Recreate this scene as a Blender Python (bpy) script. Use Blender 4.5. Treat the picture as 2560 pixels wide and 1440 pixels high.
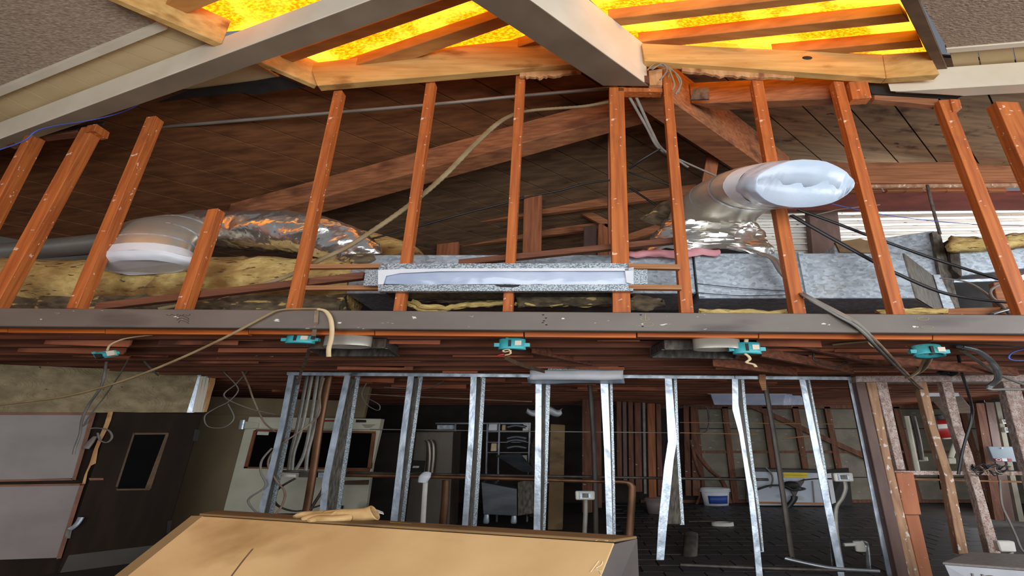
import bpy, bmesh, math, random
from mathutils import Vector, noise
random.seed(7)
for o in list(bpy.data.objects): bpy.data.objects.remove(o)
SC = bpy.context.scene; COL = SC.collection
# ---------------------------------------------------------------- camera, sky, big lights, exposure
F, CX, CY, CAMZ, TH = 1048.0, 1440.0, 720.0, 1.6, math.radians(19.9)
CT, ST = math.cos(TH), math.sin(TH)
cam = bpy.data.objects.new('camera', bpy.data.cameras.new('camera')); COL.objects.link(cam)
cam.location = (0, 0, CAMZ); cam.rotation_euler = (math.pi/2+TH, 0, 0)
cam.data.sensor_width = 36; cam.data.lens = 36*F/2560; cam.data.shift_x = -(CX-1280)/2560
cam.data.clip_start = .02; SC.camera = cam
SC.view_settings.view_transform = 'Standard'; SC.view_settings.look = 'None'
SC.view_settings.gamma = 1; SC.view_settings.exposure = 0.42; SC.view_settings.use_curve_mapping = False
w = bpy.data.worlds.new('sky'); SC.world = w; w.use_nodes = True
w.node_tree.nodes['Background'].inputs[0].default_value = (.80, .88, 1.0, 1)
w.node_tree.nodes['Background'].inputs[1].default_value = .16
def area(name, loc, target, sx, sy, power, col):
    l = bpy.data.lights.new(name, 'AREA'); l.shape = 'RECTANGLE'; l.size = sx; l.size_y = sy; l.energy = power; l.color = col
    o = bpy.data.objects.new(name, l); COL.objects.link(o); o.location = loc
    o.rotation_euler = (Vector(target)-Vector(loc)).to_track_quat('-Z', 'Y').to_euler(); return o
area('shopfront_daylight', (2.2, -4.2, 1.9), (.8, 5, 2.5), 12, 3.6, 600, (.95, .97, 1.0))
area('side_window_daylight', (10.5, 1.0, 3.2), (2, 5.5, 2.4), 5, 3.0, 260, (.93, .96, 1.0))
area('siding_fill', (6.2, 6.26, 6.7), (6.2, 6.55, 4.8), 7, .4, 220, (1.0, .99, .96))  # added lamp that brightens the siding below the roof gap
area('attic_fill', (9.6, 6.6, 4.6), (2.0, 6.2, 5.4), 1.2, 1.2, 50, (1.0, .97, .92))  # added lamp out of view, brightens the far attic planks
area('kitchen_window_daylight', (9.6, 9.6, 1.5), (3, 10, .6), 3.0, 1.0, 48, (.95, .97, 1.0))

# ---------------------------------------------------------------- helpers: points
def U(px, py):
    u = (px-CX)/F; v = (CY-py)/F
    return Vector((u, CT-v*ST, ST+v*CT))
O = Vector((0, 0, CAMZ))
def onY(px, py, Y): d = U(px, py); return O+d*(Y/d.y)
def onZ(px, py, Z): d = U(px, py); return O+d*((Z-CAMZ)/d.z)
def onP(px, py, p, n):
    d = U(px, py); n = Vector(n); return O+d*((Vector(p)-O).dot(n)/d.dot(n))
RX = 1.28                                   # the ridge runs along (1.28, 1, 0)
RDG = Vector((RX, 1, 0)); RAF = Vector((1, -.25, 0))
def ZL(X, Y): return 6.18+.15*((X-.57)-RX*(Y-3.7))
def ZR(X, Y): return 6.18-.10*((X-.57)-RX*(Y-3.7))
def onL(px, py, off=0): return onP(px, py, (.57, 3.7, 6.18+off), (-.15, .15*RX, 1))
def onR(px, py, off=0): return onP(px, py, (.57, 3.7, 6.18+off), (.10, -.10*RX, 1))
WLP, WLN = Vector((-6.62, 6.3, 1)), Vector((.70, -.72, 0))
def onW(px, py, off=0):
    n = WLN.normalized(); return onP(px, py, WLP+n*off, n)
S = 2.2                                     # plan proportion of round things
# ---------------------------------------------------------------- helpers: meshes
class MB:
    def __init__(s): s.v = []; s.f = []; s.sm = []; s.mi = []
    def add(s, vs, fs, smooth=False, mi=0):
        b = len(s.v); s.v += [Vector(v) for v in vs]
        for f in fs: s.f.append([b+i for i in f]); s.sm.append(smooth); s.mi.append(mi)
        return s
    def slab(s, poly, vec, mi=0):
        n = len(poly); vec = Vector(vec); p = [Vector(q) for q in poly]
        return s.add(p+[q+vec for q in p], [list(range(n)), list(range(2*n-1, n-1, -1))]+[[i, (i+1) % n, n+(i+1) % n, n+i] for i in range(n)], mi=mi)
    def box(s, x0, x1, y0, y1, z0, z1, mi=0):
        return s.slab([(x0, y0, z0), (x1, y0, z0), (x1, y1, z0), (x0, y1, z0)], (0, 0, z1-z0), mi)
    def hexa(s, a, b, mi=0):
        return s.add(list(a)+list(b), [[0, 1, 2, 3], [7, 6, 5, 4]]+[[i, (i+1) % 4, 4+(i+1) % 4, 4+i] for i in range(4)], mi=mi)
    def bar(s, p0, p1, wv, hv, mi=0):
        p0, p1, wv, hv = map(Vector, (p0, p1, wv, hv))
        return s.hexa([p0-wv-hv, p0+wv-hv, p0+wv+hv, p0-wv+hv], [p1-wv-hv, p1+wv-hv, p1+wv+hv, p1-wv+hv], mi)
    def tube(s, path, r, seg=8, cap=True, sub=5, smooth=True, S=S, wob=0, mi=0):
        P = [Vector((p[0]/S, p[1], p[2])) for p in path]
        R = r if isinstance(r, (list, tuple)) else [r]*len(P)
        if sub > 1 and len(P) > 2:
            Q, T = [], []
            for i in range(len(P)-1):
                a, b, c, d = P[max(i-1, 0)], P[i], P[i+1], P[min(i+2, len(P)-1)]
                for k in range(sub):
                    t = k/sub
                    Q.append(.5*((2*b)+(c-a)*t+(2*a-5*b+4*c-d)*t*t+(3*b-a-3*c+d)*t**3)); T.append(R[i]+(R[i+1]-R[i])*t)
            Q.append(P[-1]); T.append(R[-1]); P, R = Q, T
        n = len(P); tan = [(P[min(i+1, n-1)]-P[max(i-1, 0)]).normalized() for i in range(n)]
        up = Vector((0, 0, 1)) if abs(tan[0].z) < .9 else Vector((0, 1, 0))
        nx = tan[0].cross(up).normalized(); vs = []
        for i in range(n):
            nx = (nx-tan[i]*nx.dot(tan[i])).normalized(); ny = tan[i].cross(nx)
            for k in range(seg):
                a = 2*math.pi*k/seg
                q = P[i]+(nx*math.cos(a)+ny*math.sin(a))*R[i]*(1+(wob*(noise.noise(Vector((i*.9, k*1.7, R[0]*50)))) if wob else 0))
                vs.append((q.x*S, q.y, q.z))
        fs = [[i*seg+k, i*seg+(k+1) % seg, (i+1)*seg+(k+1) % seg, (i+1)*seg+k] for i in range(n-1) for k in range(seg)]
        s.add(vs, fs, smooth, mi)
        if cap: s.add(vs[:seg], [list(range(seg))[::-1]], mi=mi); s.add(vs[-seg:], [list(range(seg))], mi=mi)
        return s
    def lathe(s, base, prof, seg=20, S=S, smooth=True, axis=None, mi=0):
        ax = Vector(axis or (0, 0, 1)).normalized(); b = Vector(base)
        e1 = ax.cross(Vector((0, 1, 0)) if abs(ax.y) < .8 else Vector((0, 0, 1))).normalized(); e2 = ax.cross(e1)
        vs = []
        for r, h in prof:
            for k in range(seg):
                a = 2*math.pi*k/seg; q = ax*h+(e1*math.cos(a)+e2*math.sin(a))*r
                vs.append((b.x+q.x*S, b.y+q.y, b.z+q.z))
        n = len(prof)
        return s.add(vs, [[i*seg+k, i*seg+(k+1) % seg, (i+1)*seg+(k+1) % seg, (i+1)*seg+k] for i in range(n-1) for k in range(seg)], smooth, mi)
    def grid(s, fn, nu, nv, smooth=True, mi=0):
        vs = [fn(i/nu, j/nv) for j in range(nv+1) for i in range(nu+1)]
        return s.add(vs, [[j*(nu+1)+i, j*(nu+1)+i+1, (j+1)*(nu+1)+i+1, (j+1)*(nu+1)+i] for j in range(nv) for i in range(nu)], smooth, mi)
    def jitter(s, amp, freq, i0=0):
        for i in range(i0, len(s.v)):
            v = s.v[i]; q = Vector((v.x*freq/S, v.y*freq, v.z*freq)); n = noise.noise_vector(q); s.v[i] = v+Vector((n.x*S, n.y, n.z))*amp
        return s
    def build(s, name, mats, parent=None, label=None, cat=None, group=None, kind=None, bevel=0, weld=False, loc=None, sol=0):
        me = bpy.data.meshes.new(name)
        if parent is not None: off = wloc(parent)
        else:
            lo = [min(v[i] for v in s.v) for i in range(3)]; hi = [max(v[i] for v in s.v) for i in range(3)]
            off = Vector(loc) if loc else Vector(((lo[0]+hi[0])/2, (lo[1]+hi[1])/2, lo[2]))
        me.from_pydata([v-off for v in s.v], [], s.f)
        for p, sm, mi in zip(me.polygons, s.sm, s.mi): p.use_smooth = sm; p.material_index = mi
        bm = bmesh.new(); bm.from_mesh(me)
        if weld: bmesh.ops.remove_doubles(bm, verts=bm.verts, dist=1e-5)
        bmesh.ops.recalc_face_normals(bm, faces=bm.faces); bm.to_mesh(me); bm.free()
        for m in (mats if isinstance(mats, (list, tuple)) else [mats]): me.materials.append(m)
        o = bpy.data.objects.new(name, me); COL.objects.link(o)
        if parent is not None: o.parent = parent
        else: o.location = off
        if sol:
            md = o.modifiers.new('thickness', 'SOLIDIFY'); md.thickness = sol
        if bevel:
            md = o.modifiers.new('soft_edges', 'BEVEL'); md.width = bevel; md.segments = 1; md.limit_method = 'ANGLE'
        return tag(o, label, cat, group, kind)
def wloc(o):
    v = Vector(o.location)
    while o.parent is not None: o = o.parent; v = v+Vector(o.location)
    return v
def tag(o, label=None, cat=None, group=None, kind=None):
    if label: o['label'] = label
    if cat: o['category'] = cat
    if group: o['group'] = group
    if kind: o['kind'] = kind
    return o
def thing(name, label, cat, loc, group=None, kind=None):
    o = bpy.data.objects.new(name, None); COL.objects.link(o); o.location = loc; o.empty_display_size = .1
    return tag(o, label, cat, group, kind)
def quadY(px, Y, depth): return MB().slab([onY(x, y, Y) for x, y in px], (0, depth, 0))
# ---------------------------------------------------------------- helpers: materials
def lin(c):
    return tuple((x/255/12.92 if x/255 <= .04045 else ((x/255+.055)/1.055)**2.4) for x in c)+(1,)
def mat(name, c1, c2=None, scale=(3, 3, 3), detail=5, rough=.7, metal=0, lo=.35, hi=.65, speck=None, sscale=(40, 40, 40), sth=.68,
        stain=None, tscale=(1.5, 1.5, 1.5), tth=.55, bump=0, bscale=None, rot=(0, 0, 0), vor=False, emit=0, alpha=None, trans=0, spec=None):
    m = bpy.data.materials.new(name); m.use_nodes = True; nt = m.node_tree; N = nt.nodes; L = nt.links
    b = N['Principled BSDF']; b.inputs['Roughness'].default_value = rough; b.inputs['Metallic'].default_value = metal
    if spec is not None: b.inputs['Specular IOR Level'].default_value = spec
    tc = N.new('ShaderNodeTexCoord')
    def nz(sc, det=4, vo=False):
        mp = N.new('ShaderNodeMapping'); mp.inputs['Scale'].default_value = sc; mp.inputs['Rotation'].default_value = rot
        L.new(tc.outputs['Object'], mp.inputs[0])
        t = N.new('ShaderNodeTexVoronoi' if vo else 'ShaderNodeTexNoise'); t.inputs['Scale'].default_value = 1
        if not vo: t.inputs['Detail'].default_value = det
        L.new(mp.outputs[0], t.inputs['Vector']); return t.outputs['Color' if vo else 'Fac']
    def ramp(src, a, bb, ca=(0, 0, 0, 1), cb=(1, 1, 1, 1)):
        r = N.new('ShaderNodeValToRGB'); r.color_ramp.elements[0].position = a; r.color_ramp.elements[1].position = bb
        r.color_ramp.elements[0].color = ca; r.color_ramp.elements[1].color = cb; L.new(src, r.inputs[0]); return r.outputs[0]
    def mix(fac, a, bb):
        x = N.new('ShaderNodeMix'); x.data_type = 'RGBA'; L.new(fac, x.inputs['Factor']); L.new(a, x.inputs['A'])
        x.inputs['B'].default_value = bb; return x.outputs['Result']
    c2 = c2 or c1; src = nz(scale, detail, vor)
    if vor:
        sp = N.new('ShaderNodeSeparateColor'); L.new(src, sp.inputs[0]); src = sp.outputs[0]
    col = ramp(src, lo, hi, lin(c1), lin(c2))
    if stain: col = mix(ramp(nz(tscale, 5), tth, min(tth+.15, 1)), col, lin(stain))
    if speck: col = mix(ramp(nz(sscale, 3), sth, min(sth+.04, 1)), col, lin(speck))
    L.new(col, b.inputs['Base Color'])
    if emit: L.new(col, b.inputs['Emission Color']); b.inputs['Emission Strength'].default_value = emit
    if alpha is not None: b.inputs['Alpha'].default_value = alpha
    if trans: b.inputs['Transmission Weight'].default_value = trans
    if bump:
        bp = N.new('ShaderNodeBump'); bp.inputs['Strength'].default_value = bump; bp.inputs['Distance'].default_value = .02
        L.new(nz(bscale or scale, 5), bp.inputs['Height']); L.new(bp.outputs[0], b.inputs['Normal'])
    return m
RZ = math.atan2(1, RX)
m_stud = mat('stud_wood', (166, 84, 34), (200, 112, 48), (22, 40, 1.6), rough=.65, speck=(225, 190, 165), sscale=(12, 26, 16), sth=.665, stain=(120, 52, 24), tscale=(3, 3, 1.2), tth=.56, bump=.15, bscale=(30, 60, 3))
m_rail = mat('rail_wood', (150, 100, 62), (186, 134, 88), (1.5, 30, 50), rough=.75, bump=.1)
m_brown = mat('brown_wood', (92, 54, 36), (128, 78, 52), (1.6, 30, 30), rough=.8, bump=.1)
m_attic = mat('attic_timber', (136, 84, 52), (174, 114, 74), (1.2, 20, 30), rough=.8, stain=(90, 50, 32), tscale=(1, 3, 3), bump=.1)
m_atticv = mat('attic_post_timber', (134, 78, 48), (172, 106, 68), (16, 20, 1.5), rough=.8, bump=.1)
m_joist = mat('joist_wood', (98, 56, 38), (140, 84, 58), (1.2, 20, 30), rough=.85, speck=(200, 180, 170), sscale=(14, 30, 30), sth=.74, bump=.1)
m_joistr = mat('red_board_wood', (160, 88, 58), (190, 112, 78), (1.5, 24, 24), rough=.8, stain=(84, 44, 32), bump=.1)
m_nail = mat('nailer_wood', (176, 86, 26), (214, 112, 36), (1.2, 20, 40), rough=.6, stain=(120, 56, 20), tscale=(1, 3, 3), tth=.58)
m_plankL = mat('dark_plank_wood', (108, 66, 36), (140, 90, 52), (1.2, 16, 16), rough=.8, rot=(0, 0, -RZ), stain=(64, 34, 22), tscale=(.9, 3, 3), tth=.58, bump=.1)
m_plankR = mat('daylit_plank_wood', (132, 108, 82), (168, 140, 106), (1.2, 14, 14), rough=.8, rot=(0, 0, -RZ), stain=(84, 58, 40), tscale=(2.4, 5, 5), tth=.58, speck=(64, 44, 32), sscale=(3.2, 8, 8), sth=.68, bump=.1)  # right slope planks, daylight put into a paler colour
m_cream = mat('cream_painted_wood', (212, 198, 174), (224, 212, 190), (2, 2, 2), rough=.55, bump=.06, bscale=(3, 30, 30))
m_tanpl = mat('tan_painted_planks', (190, 164, 122), (206, 180, 136), (1.5, 3, 3), rough=.65)
m_popc = mat('popcorn_plaster', (150, 128, 108), (182, 160, 138), (26, 60, 60), rough=.95, bump=.55, bscale=(26, 64, 64))
m_curb = mat('skylight_curb_wood', (196, 150, 84), (222, 178, 108), (1.6, 16, 16), rough=.6, stain=(140, 92, 40), tscale=(1.6, 5, 5), tth=.57, bump=.1)
m_batten = mat('skylight_batten_wood', (170, 112, 54), (196, 136, 74), (2, 12, 12), rough=.65)
m_trimd = mat('dark_curb_wood', (88, 66, 46), (110, 84, 60), (3, 8, 8), rough=.8)
m_beam = mat('gray_brown_paint', (106, 96, 88), (118, 108, 99), (1.2, 3, 3), rough=.5, speck=(226, 218, 206), sscale=(9, 20, 30), sth=.70, stain=(84, 74, 70), tscale=(.8, 2, 4), tth=.6)
m_galv = mat('galvanized_sheet', (150, 160, 168), (196, 206, 214), (22, 46, 46), rough=.42, metal=.55, vor=True, lo=0, hi=1, stain=(150, 140, 118), tscale=(1.0, 2, 2), tth=.62)
m_galvs = mat('speckled_steel', (120, 128, 132), (206, 216, 222), (60, 120, 120), rough=.45, metal=.55, lo=.42, hi=.58)
m_steel = mat('bright_steel', (176, 190, 204), (226, 236, 246), (7, 10, 5), rough=.36, metal=.55, stain=(96, 98, 102), tscale=(3, 3, 2.6), tth=.56, bump=.5, bscale=(7, 10, 6))
m_steeld = mat('dull_steel', (74, 68, 60), (120, 112, 102), (20, 40, 10), rough=.55, metal=.5)
m_duct = mat('elbow_sheet_metal', (178, 172, 158), (202, 196, 182), (2, 4, 4), rough=.36, metal=.5)
m_foil = mat('crinkled_foil', (206, 200, 188), (240, 238, 232), (2, 4, 4), rough=.2, metal=.9)
m_film = mat('white_plastic_film', (186, 200, 216), (206, 218, 232), (2, 4, 4), rough=.28, bump=.2, bscale=(6, 10, 10))
m_filmg = mat('sagging_plastic_film', (168, 180, 204), (196, 208, 226), (1.4, 4, 4), rough=.16, bump=.35, bscale=(3, 8, 8))
m_memb = mat('shaded_plastic_film', (118, 138, 160), (156, 174, 194), (3, 6, 6), rough=.25, bump=.3, bscale=(9, 18, 18))  # film colour darkened for the shade inside the elbow mouth
m_tape = mat('white_tape', (216, 220, 226), (234, 236, 240), (3, 5, 5), rough=.4)
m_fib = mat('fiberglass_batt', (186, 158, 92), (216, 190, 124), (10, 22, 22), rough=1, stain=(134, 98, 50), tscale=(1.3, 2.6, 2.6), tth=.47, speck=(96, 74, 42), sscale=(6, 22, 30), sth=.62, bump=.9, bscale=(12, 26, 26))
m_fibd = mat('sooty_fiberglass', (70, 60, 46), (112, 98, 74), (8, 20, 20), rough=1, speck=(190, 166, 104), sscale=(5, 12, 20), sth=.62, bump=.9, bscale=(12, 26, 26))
m_pink = mat('pink_insulation', (196, 132, 140), (214, 156, 160), (6, 20, 20), rough=1, bump=.5)
m_dark = mat('near_black', (22, 20, 18), (30, 27, 24), rough=.7)
m_black = mat('black_rubber', (26, 26, 28), (36, 36, 38), rough=.4)
m_conduit = mat('gray_conduit', (132, 128, 118), (152, 148, 138), (2, 8, 8), rough=.5, metal=.3)
m_flex = mat('tan_flex_conduit', (132, 112, 78), (156, 136, 100), (3, 8, 8), rough=.6)
m_bx = mat('armored_steel', (142, 146, 148), (180, 184, 186), (3, 8, 8), rough=.35, metal=.7)
m_cable = mat('cream_cable', (204, 178, 134), (222, 198, 156), (4, 8, 8), rough=.5)
m_cableg = mat('gray_cable', (118, 112, 104), (140, 134, 126), (4, 8, 8), rough=.6)
m_cabled = mat('dusty_brown_cable', (120, 98, 80), (158, 134, 112), (4, 8, 8), rough=.7)
m_blue = mat('blue_wire', (70, 96, 190), (84, 112, 206), rough=.5)
m_teal = mat('teal_plastic', (58, 158, 166), (84, 186, 192), (6, 10, 10), rough=.4, stain=(40, 110, 116), tscale=(9, 20, 20), tth=.6)
m_white = mat('off_white_plastic', (210, 206, 194), (226, 222, 212), (5, 9, 9), rough=.5, stain=(150, 140, 122), tscale=(4, 9, 9), tth=.62)
m_red = mat('red_paint', (158, 26, 30), (178, 36, 38), rough=.35)
m_copper = mat('tarnished_copper', (96, 64, 42), (128, 88, 60), (4, 8, 3), rough=.45, metal=.5)
m_pipe = mat('dark_iron_pipe', (66, 60, 54), (92, 84, 76), (8, 12, 4), rough=.55, metal=.4)
m_plaster = mat('troweled_plaster', (140, 124, 92), (172, 154, 118), (3, 9, 9), rough=.9, stain=(128, 74, 42), tscale=(1.4, 4, 4), tth=.68, speck=(70, 58, 42), sscale=(10, 24, 24), sth=.70, bump=.2, bscale=(5, 14, 14))
m_gpanel = mat('gray_laminate', (128, 116, 110), (142, 130, 124), (2, 3, 3), rough=.5)
m_door = mat('dark_door_veneer', (36, 25, 17), (45, 32, 22), (8, 8, 1.4), rough=.7, spec=.15, stain=(96, 66, 40), tscale=(2, 2, 2), tth=.72)
m_edge = mat('red_brown_edge', (112, 66, 40), (136, 84, 54), (6, 6, 6), rough=.6)
m_splint = mat('splintered_raw_wood', (186, 132, 84), (214, 164, 112), (14, 14, 3), rough=.85, stain=(140, 84, 50), tscale=(6, 6, 4), tth=.55, bump=.5)
m_glass = mat('dark_window_glass', (10, 10, 10), (14, 14, 13), rough=.6, spec=.03)
m_tanw = mat('tan_plywood', (128, 110, 82), (144, 126, 96), (2, 2, 1), rough=.7, stain=(104, 86, 62), tscale=(.8, .8, .5), tth=.6)
m_cool = mat('cooler_enamel', (196, 192, 168), (212, 208, 186), (2, 3, 3), rough=.45, stain=(150, 142, 116), tscale=(1.4, 2, 2), tth=.62, speck=(90, 80, 60), sscale=(9, 18, 18), sth=.74)
m_fridge = mat('gray_fridge_steel', (108, 98, 88), (122, 112, 100), (3, 3, 1), rough=.3, metal=.5)
m_sst = mat('dark_stainless', (96, 100, 106), (124, 128, 134), (2, 3, 6), rough=.35, metal=.6)
m_tile = mat('charcoal_floor_tile', (62, 60, 60), (82, 80, 80), (3, 6, 6), rough=.5, stain=(48, 46, 46), tscale=(2, 3, 3))
m_slab = mat('dark_mortar_bed', (46, 42, 39), (62, 57, 52), (1.5, 3, 3), rough=.85)
m_bwall = mat('plastered_board_wall', (118, 112, 98), (140, 133, 118), (2, 3, 3), rough=.9, speck=(164, 160, 150), sscale=(4, 30, 16), sth=.66)
m_bstud = mat('kitchen_stud_wood', (96, 60, 44), (126, 84, 62), (14, 20, 2), rough=.8, speck=(200, 190, 180), sscale=(14, 20, 16), sth=.7)
m_oldw = mat('flaking_painted_wood', (158, 134, 122), (202, 186, 178), (16, 30, 14), rough=.8, speck=(142, 96, 78), sscale=(60, 130, 80), sth=.56, bump=.3)
m_oldt = mat('worn_tan_wood', (150, 112, 84), (186, 146, 112), (16, 20, 3), rough=.8, speck=(220, 206, 196), sscale=(16, 30, 14), sth=.62)
m_oldd = mat('dark_brown_paint', (92, 68, 60), (112, 86, 76), (6, 8, 2), rough=.6, speck=(180, 160, 150), sscale=(10, 20, 14), sth=.72)
m_orng = mat('orange_brown_board', (168, 100, 66), (188, 118, 80), (6, 8, 2), rough=.7, speck=(226, 206, 190), sscale=(14, 20, 14), sth=.66)
m_siding = mat('white_weathered_siding', (236, 234, 226), (246, 244, 238), (2, 8, 8), rough=.7, speck=(90, 84, 72), sscale=(5, 26, 26), sth=.66, stain=(206, 200, 184), tscale=(1.2, 4, 5), tth=.58)
m_plankM = mat('dim_plank_wood', (92, 70, 50), (124, 96, 68), (1.2, 14, 14), rough=.85, rot=(0, 0, -RZ), stain=(60, 42, 30), tscale=(2.4, 5, 5), tth=.6, bump=.1)  # plank colour dimmed where the daylight falls off
m_taupe = mat('taupe_underside', (116, 98, 80), (130, 112, 92), (2, 3, 3), rough=.6)  # darker tone for the undersides of the cream beams
m_card = mat('brown_wrapping_card', (190, 154, 104), (212, 178, 126), (1.2, 2, 2), rough=.55, stain=(166, 130, 82), tscale=(1.1, 2.6, 2.6), tth=.56, speck=(236, 224, 196), sscale=(9, 22, 22), sth=.75)
m_cardt = mat('dusty_brown_card_edge', (112, 88, 54), (136, 108, 68), (1.2, 3, 3), rough=.7, stain=(84, 64, 38), tscale=(1.5, 4, 4), tth=.55)
m_cardd = mat('dark_card_side', (74, 66, 64), (88, 80, 76), rough=.6)
m_glove = mat('work_glove_leather', (176, 140, 84), (208, 174, 122), (6, 12, 12), rough=.85, stain=(130, 96, 54), tscale=(3, 8, 8), bump=.4)
m_yel = mat('yellow_sticker', (214, 190, 30), (226, 204, 44), rough=.5)
m_bluel = mat('blue_label', (40, 70, 150), (52, 84, 168), rough=.5)
m_consol = mat('gray_console_lid', (120, 112, 106), (136, 128, 122), (20, 40, 40), rough=.6)
m_consol2 = mat('pale_gray_housing', (176, 178, 184), (192, 194, 200), rough=.45)
m_greyw = mat('gray_green_wall', (128, 130, 120), (142, 144, 134), (2, 2, 2), rough=.9)
m_tarp = mat('black_roofing_paper', (26, 25, 24), (38, 36, 34), (6, 8, 8), rough=.7)
m_redirt = mat('red_brown_fascia', (82, 36, 28), (104, 50, 38), (2, 8, 8), rough=.8)
def trowel(m):
    nt = m.node_tree; N = nt.nodes; L = nt.links; b = N['Principled BSDF']; tc = N.new('ShaderNodeTexCoord')
    mp = N.new('ShaderNodeMapping'); mp.inputs['Scale'].default_value = (1.6, 1.6, 3.0); L.new(tc.outputs['Object'], mp.inputs[0])
    vo = N.new('ShaderNodeTexVoronoi'); vo.inputs['Scale'].default_value = 1.3; L.new(mp.outputs[0], vo.inputs['Vector'])
    mu = N.new('ShaderNodeMath'); mu.operation = 'MULTIPLY'; mu.inputs[1].default_value = 95; L.new(vo.outputs['Distance'], mu.inputs[0])
    si = N.new('ShaderNodeMath'); si.operation = 'SINE'; L.new(mu.outputs[0], si.inputs[0])
    bp = N.new('ShaderNodeBump'); bp.inputs['Strength'].default_value = .5; bp.inputs['Distance'].default_value = .012
    L.new(si.outputs[0], bp.inputs['Height'])
    old = b.inputs['Normal'].links[0].from_socket; L.new(old, bp.inputs['Normal']); L.new(bp.outputs[0], b.inputs['Normal'])
trowel(m_plaster)
# amber skylight sheet: daylight coming through ribbed translucent fibreglass
def amber():
    m = mat('amber_fibreglass_daylight', (204, 98, 0), (250, 152, 14), (26, 60, 60), detail=10, rough=.4, lo=.40, hi=.60, stain=(255, 182, 50), tscale=(1.4, 2.6, 2.6), tth=.47, emit=1.0)
    m.node_tree.nodes['Principled BSDF'].inputs['Roughness'].default_value = .5
    b = m.node_tree.nodes['Principled BSDF']; b.inputs['Emission Strength'].default_value = 2.1
    return m
m_amber = amber()
# ================================================================ STRUCTURE
def px3(pts): return [onY(x, y, Y) for x, y, Y in pts]
# ---- floor: mortar bed with separate tiles where they can be told apart
fl = MB().box(-16, 14, -4, 14, -.10, -.012).build('floor', m_slab, kind='structure')
tile_me = None; n = 0
TW, TH_ = .50, .27
for j in range(24):
    for i in range(16):
        x = .35+i*(TW+.022)+(.26 if j % 2 else 0); y = 5.9+j*(TH_+.018)
        if n >= 298 or x+TW > 8.0: continue
        if not (.06 < x/y < .86): continue
        if tile_me is None:
            t = MB().box(-TW/2, TW/2, -TH_/2, TH_/2, -.012, 0).build('tile', m_tile, loc=(0, 0, 0), bevel=.004); tile_me = t.data
        else:
            t = bpy.data.objects.new('tile', tile_me); COL.objects.link(t)
        t.parent = fl; t.location = Vector((x+TW/2, y, random.uniform(-.003, .002)))-wloc(fl); t.rotation_euler = (0, 0, random.uniform(-.008, .008)); n += 1
# ---- attic roof: two slopes of planks running along the ridge
cl = MB().slab([onL(640, 158, -.235), onL(455, 222, -.235), onL(560, 224, -.235), onL(705, 198, -.235)], (0, 0, .02)).build('ceiling', m_tanpl, kind='structure')
def deck(name, Zf, c0, c1, step, yend, m, parent, ystart=None):
    c = c0
    while c < c1:
        pts = []
        for cc, end in ((c, 0), (c+step-.03, 0), (c+step-.03, 1), (c, 1)):
            y = (ystart(cc)+.01 if ystart else 3.72) if not end else yend(cc)
            X = cc+RX*(y-3.7); pts.append(Vector((X, y, Zf(X, y))))
        MB().slab(pts, (0, 0, .03)).build('plank', m, parent=parent)
        c += step
rafY = lambda c: (5.8715-.25*c)/1.32
deck('plank', ZL, -11.0, .57, .62, lambda c: min(rafY(c), 10.5), m_plankL, cl)
deck('plank', ZL, -11.0, .57, .62, lambda c: 10.5, m_plankM, cl, rafY)  # beyond the rafter the plank colour carries the weaker light
deck('plank', ZR, .57, 8.6, .68, lambda c: (5.73+.25*5.63-.25*(c-RX*3.7))/(1+.25*RX)+.26, m_plankR, cl)
# roofing above the planks keeps daylight out of the joints
ov = MB()
def Lp(c, y): X = c+RX*(y-3.7); return (X, y, ZL(X, y)+.05)
def Rp(c, y): X = c+RX*(y-3.7); return (X, y, ZR(X, y)+.05)
ov.slab([Lp(-11, 3.72), Lp(.57, 3.72), Lp(.57, 10.6), Lp(-11, 10.6)], (0, 0, .03))
ye = lambda c: (5.73+.25*5.63-.25*(c-RX*3.7))/(1+.25*RX)+.26
ov.slab([Rp(.57, 3.72), Rp(8.6, 3.72), Rp(8.6, ye(8.6)), Rp(.57, ye(.57))], (0, 0, .03))
ov.build('trim_1', m_tarp, kind='structure')
# ---- near ceiling, left: painted planks then a popcorn panel with its trim strip
OFF = -.22
A0, A1 = onL(-260, 430, OFF), onL(600, 80, OFF)          # along the rafter
nl = MB().slab([onL(-700, 555, OFF+.03), onL(0, 228, OFF+.03), onL(395, 65, OFF+.03), onL(-120, -260, OFF+.03), onL(-1300, -260, OFF+.03)], (0, 0, .05)).build('ceiling', m_popc, kind='structure')
MB().slab([onL(-700, 545, OFF-.02), onL(0, 222, OFF-.02), onL(390, 63, OFF-.02), onL(418, 73, OFF-.02), onL(0, 241, OFF-.02), onL(-700, 565, OFF-.02)], (0, 0, .06)).build('trim_strip', m_cream, parent=nl)
npl = 18
def lerp(a, b, t): return (a[0]+(b[0]-a[0])*t, a[1]+(b[1]-a[1])*t)
for i in range(npl):
    t0, t1 = i/npl, (i+.965)/npl
    a, b = (-420, 413), (432, 62); c, d = (-360, 465), (548, 100)
    q = [lerp(a, b, t0), lerp(a, b, t1), lerp(c, d, t1), lerp(c, d, t0)]
    MB().slab([onL(x, y, OFF+.02) for x, y in q], (0, 0, .03)).build('plank', m_tanpl, parent=nl)
MB().slab([onL(-420, 413, OFF+.06), onL(432, 60, OFF+.06), onL(560, 95, OFF+.06), onL(-360, 466, OFF+.06)], (0, 0, .03)).build('plank_backing', m_tarp, parent=nl)
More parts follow.
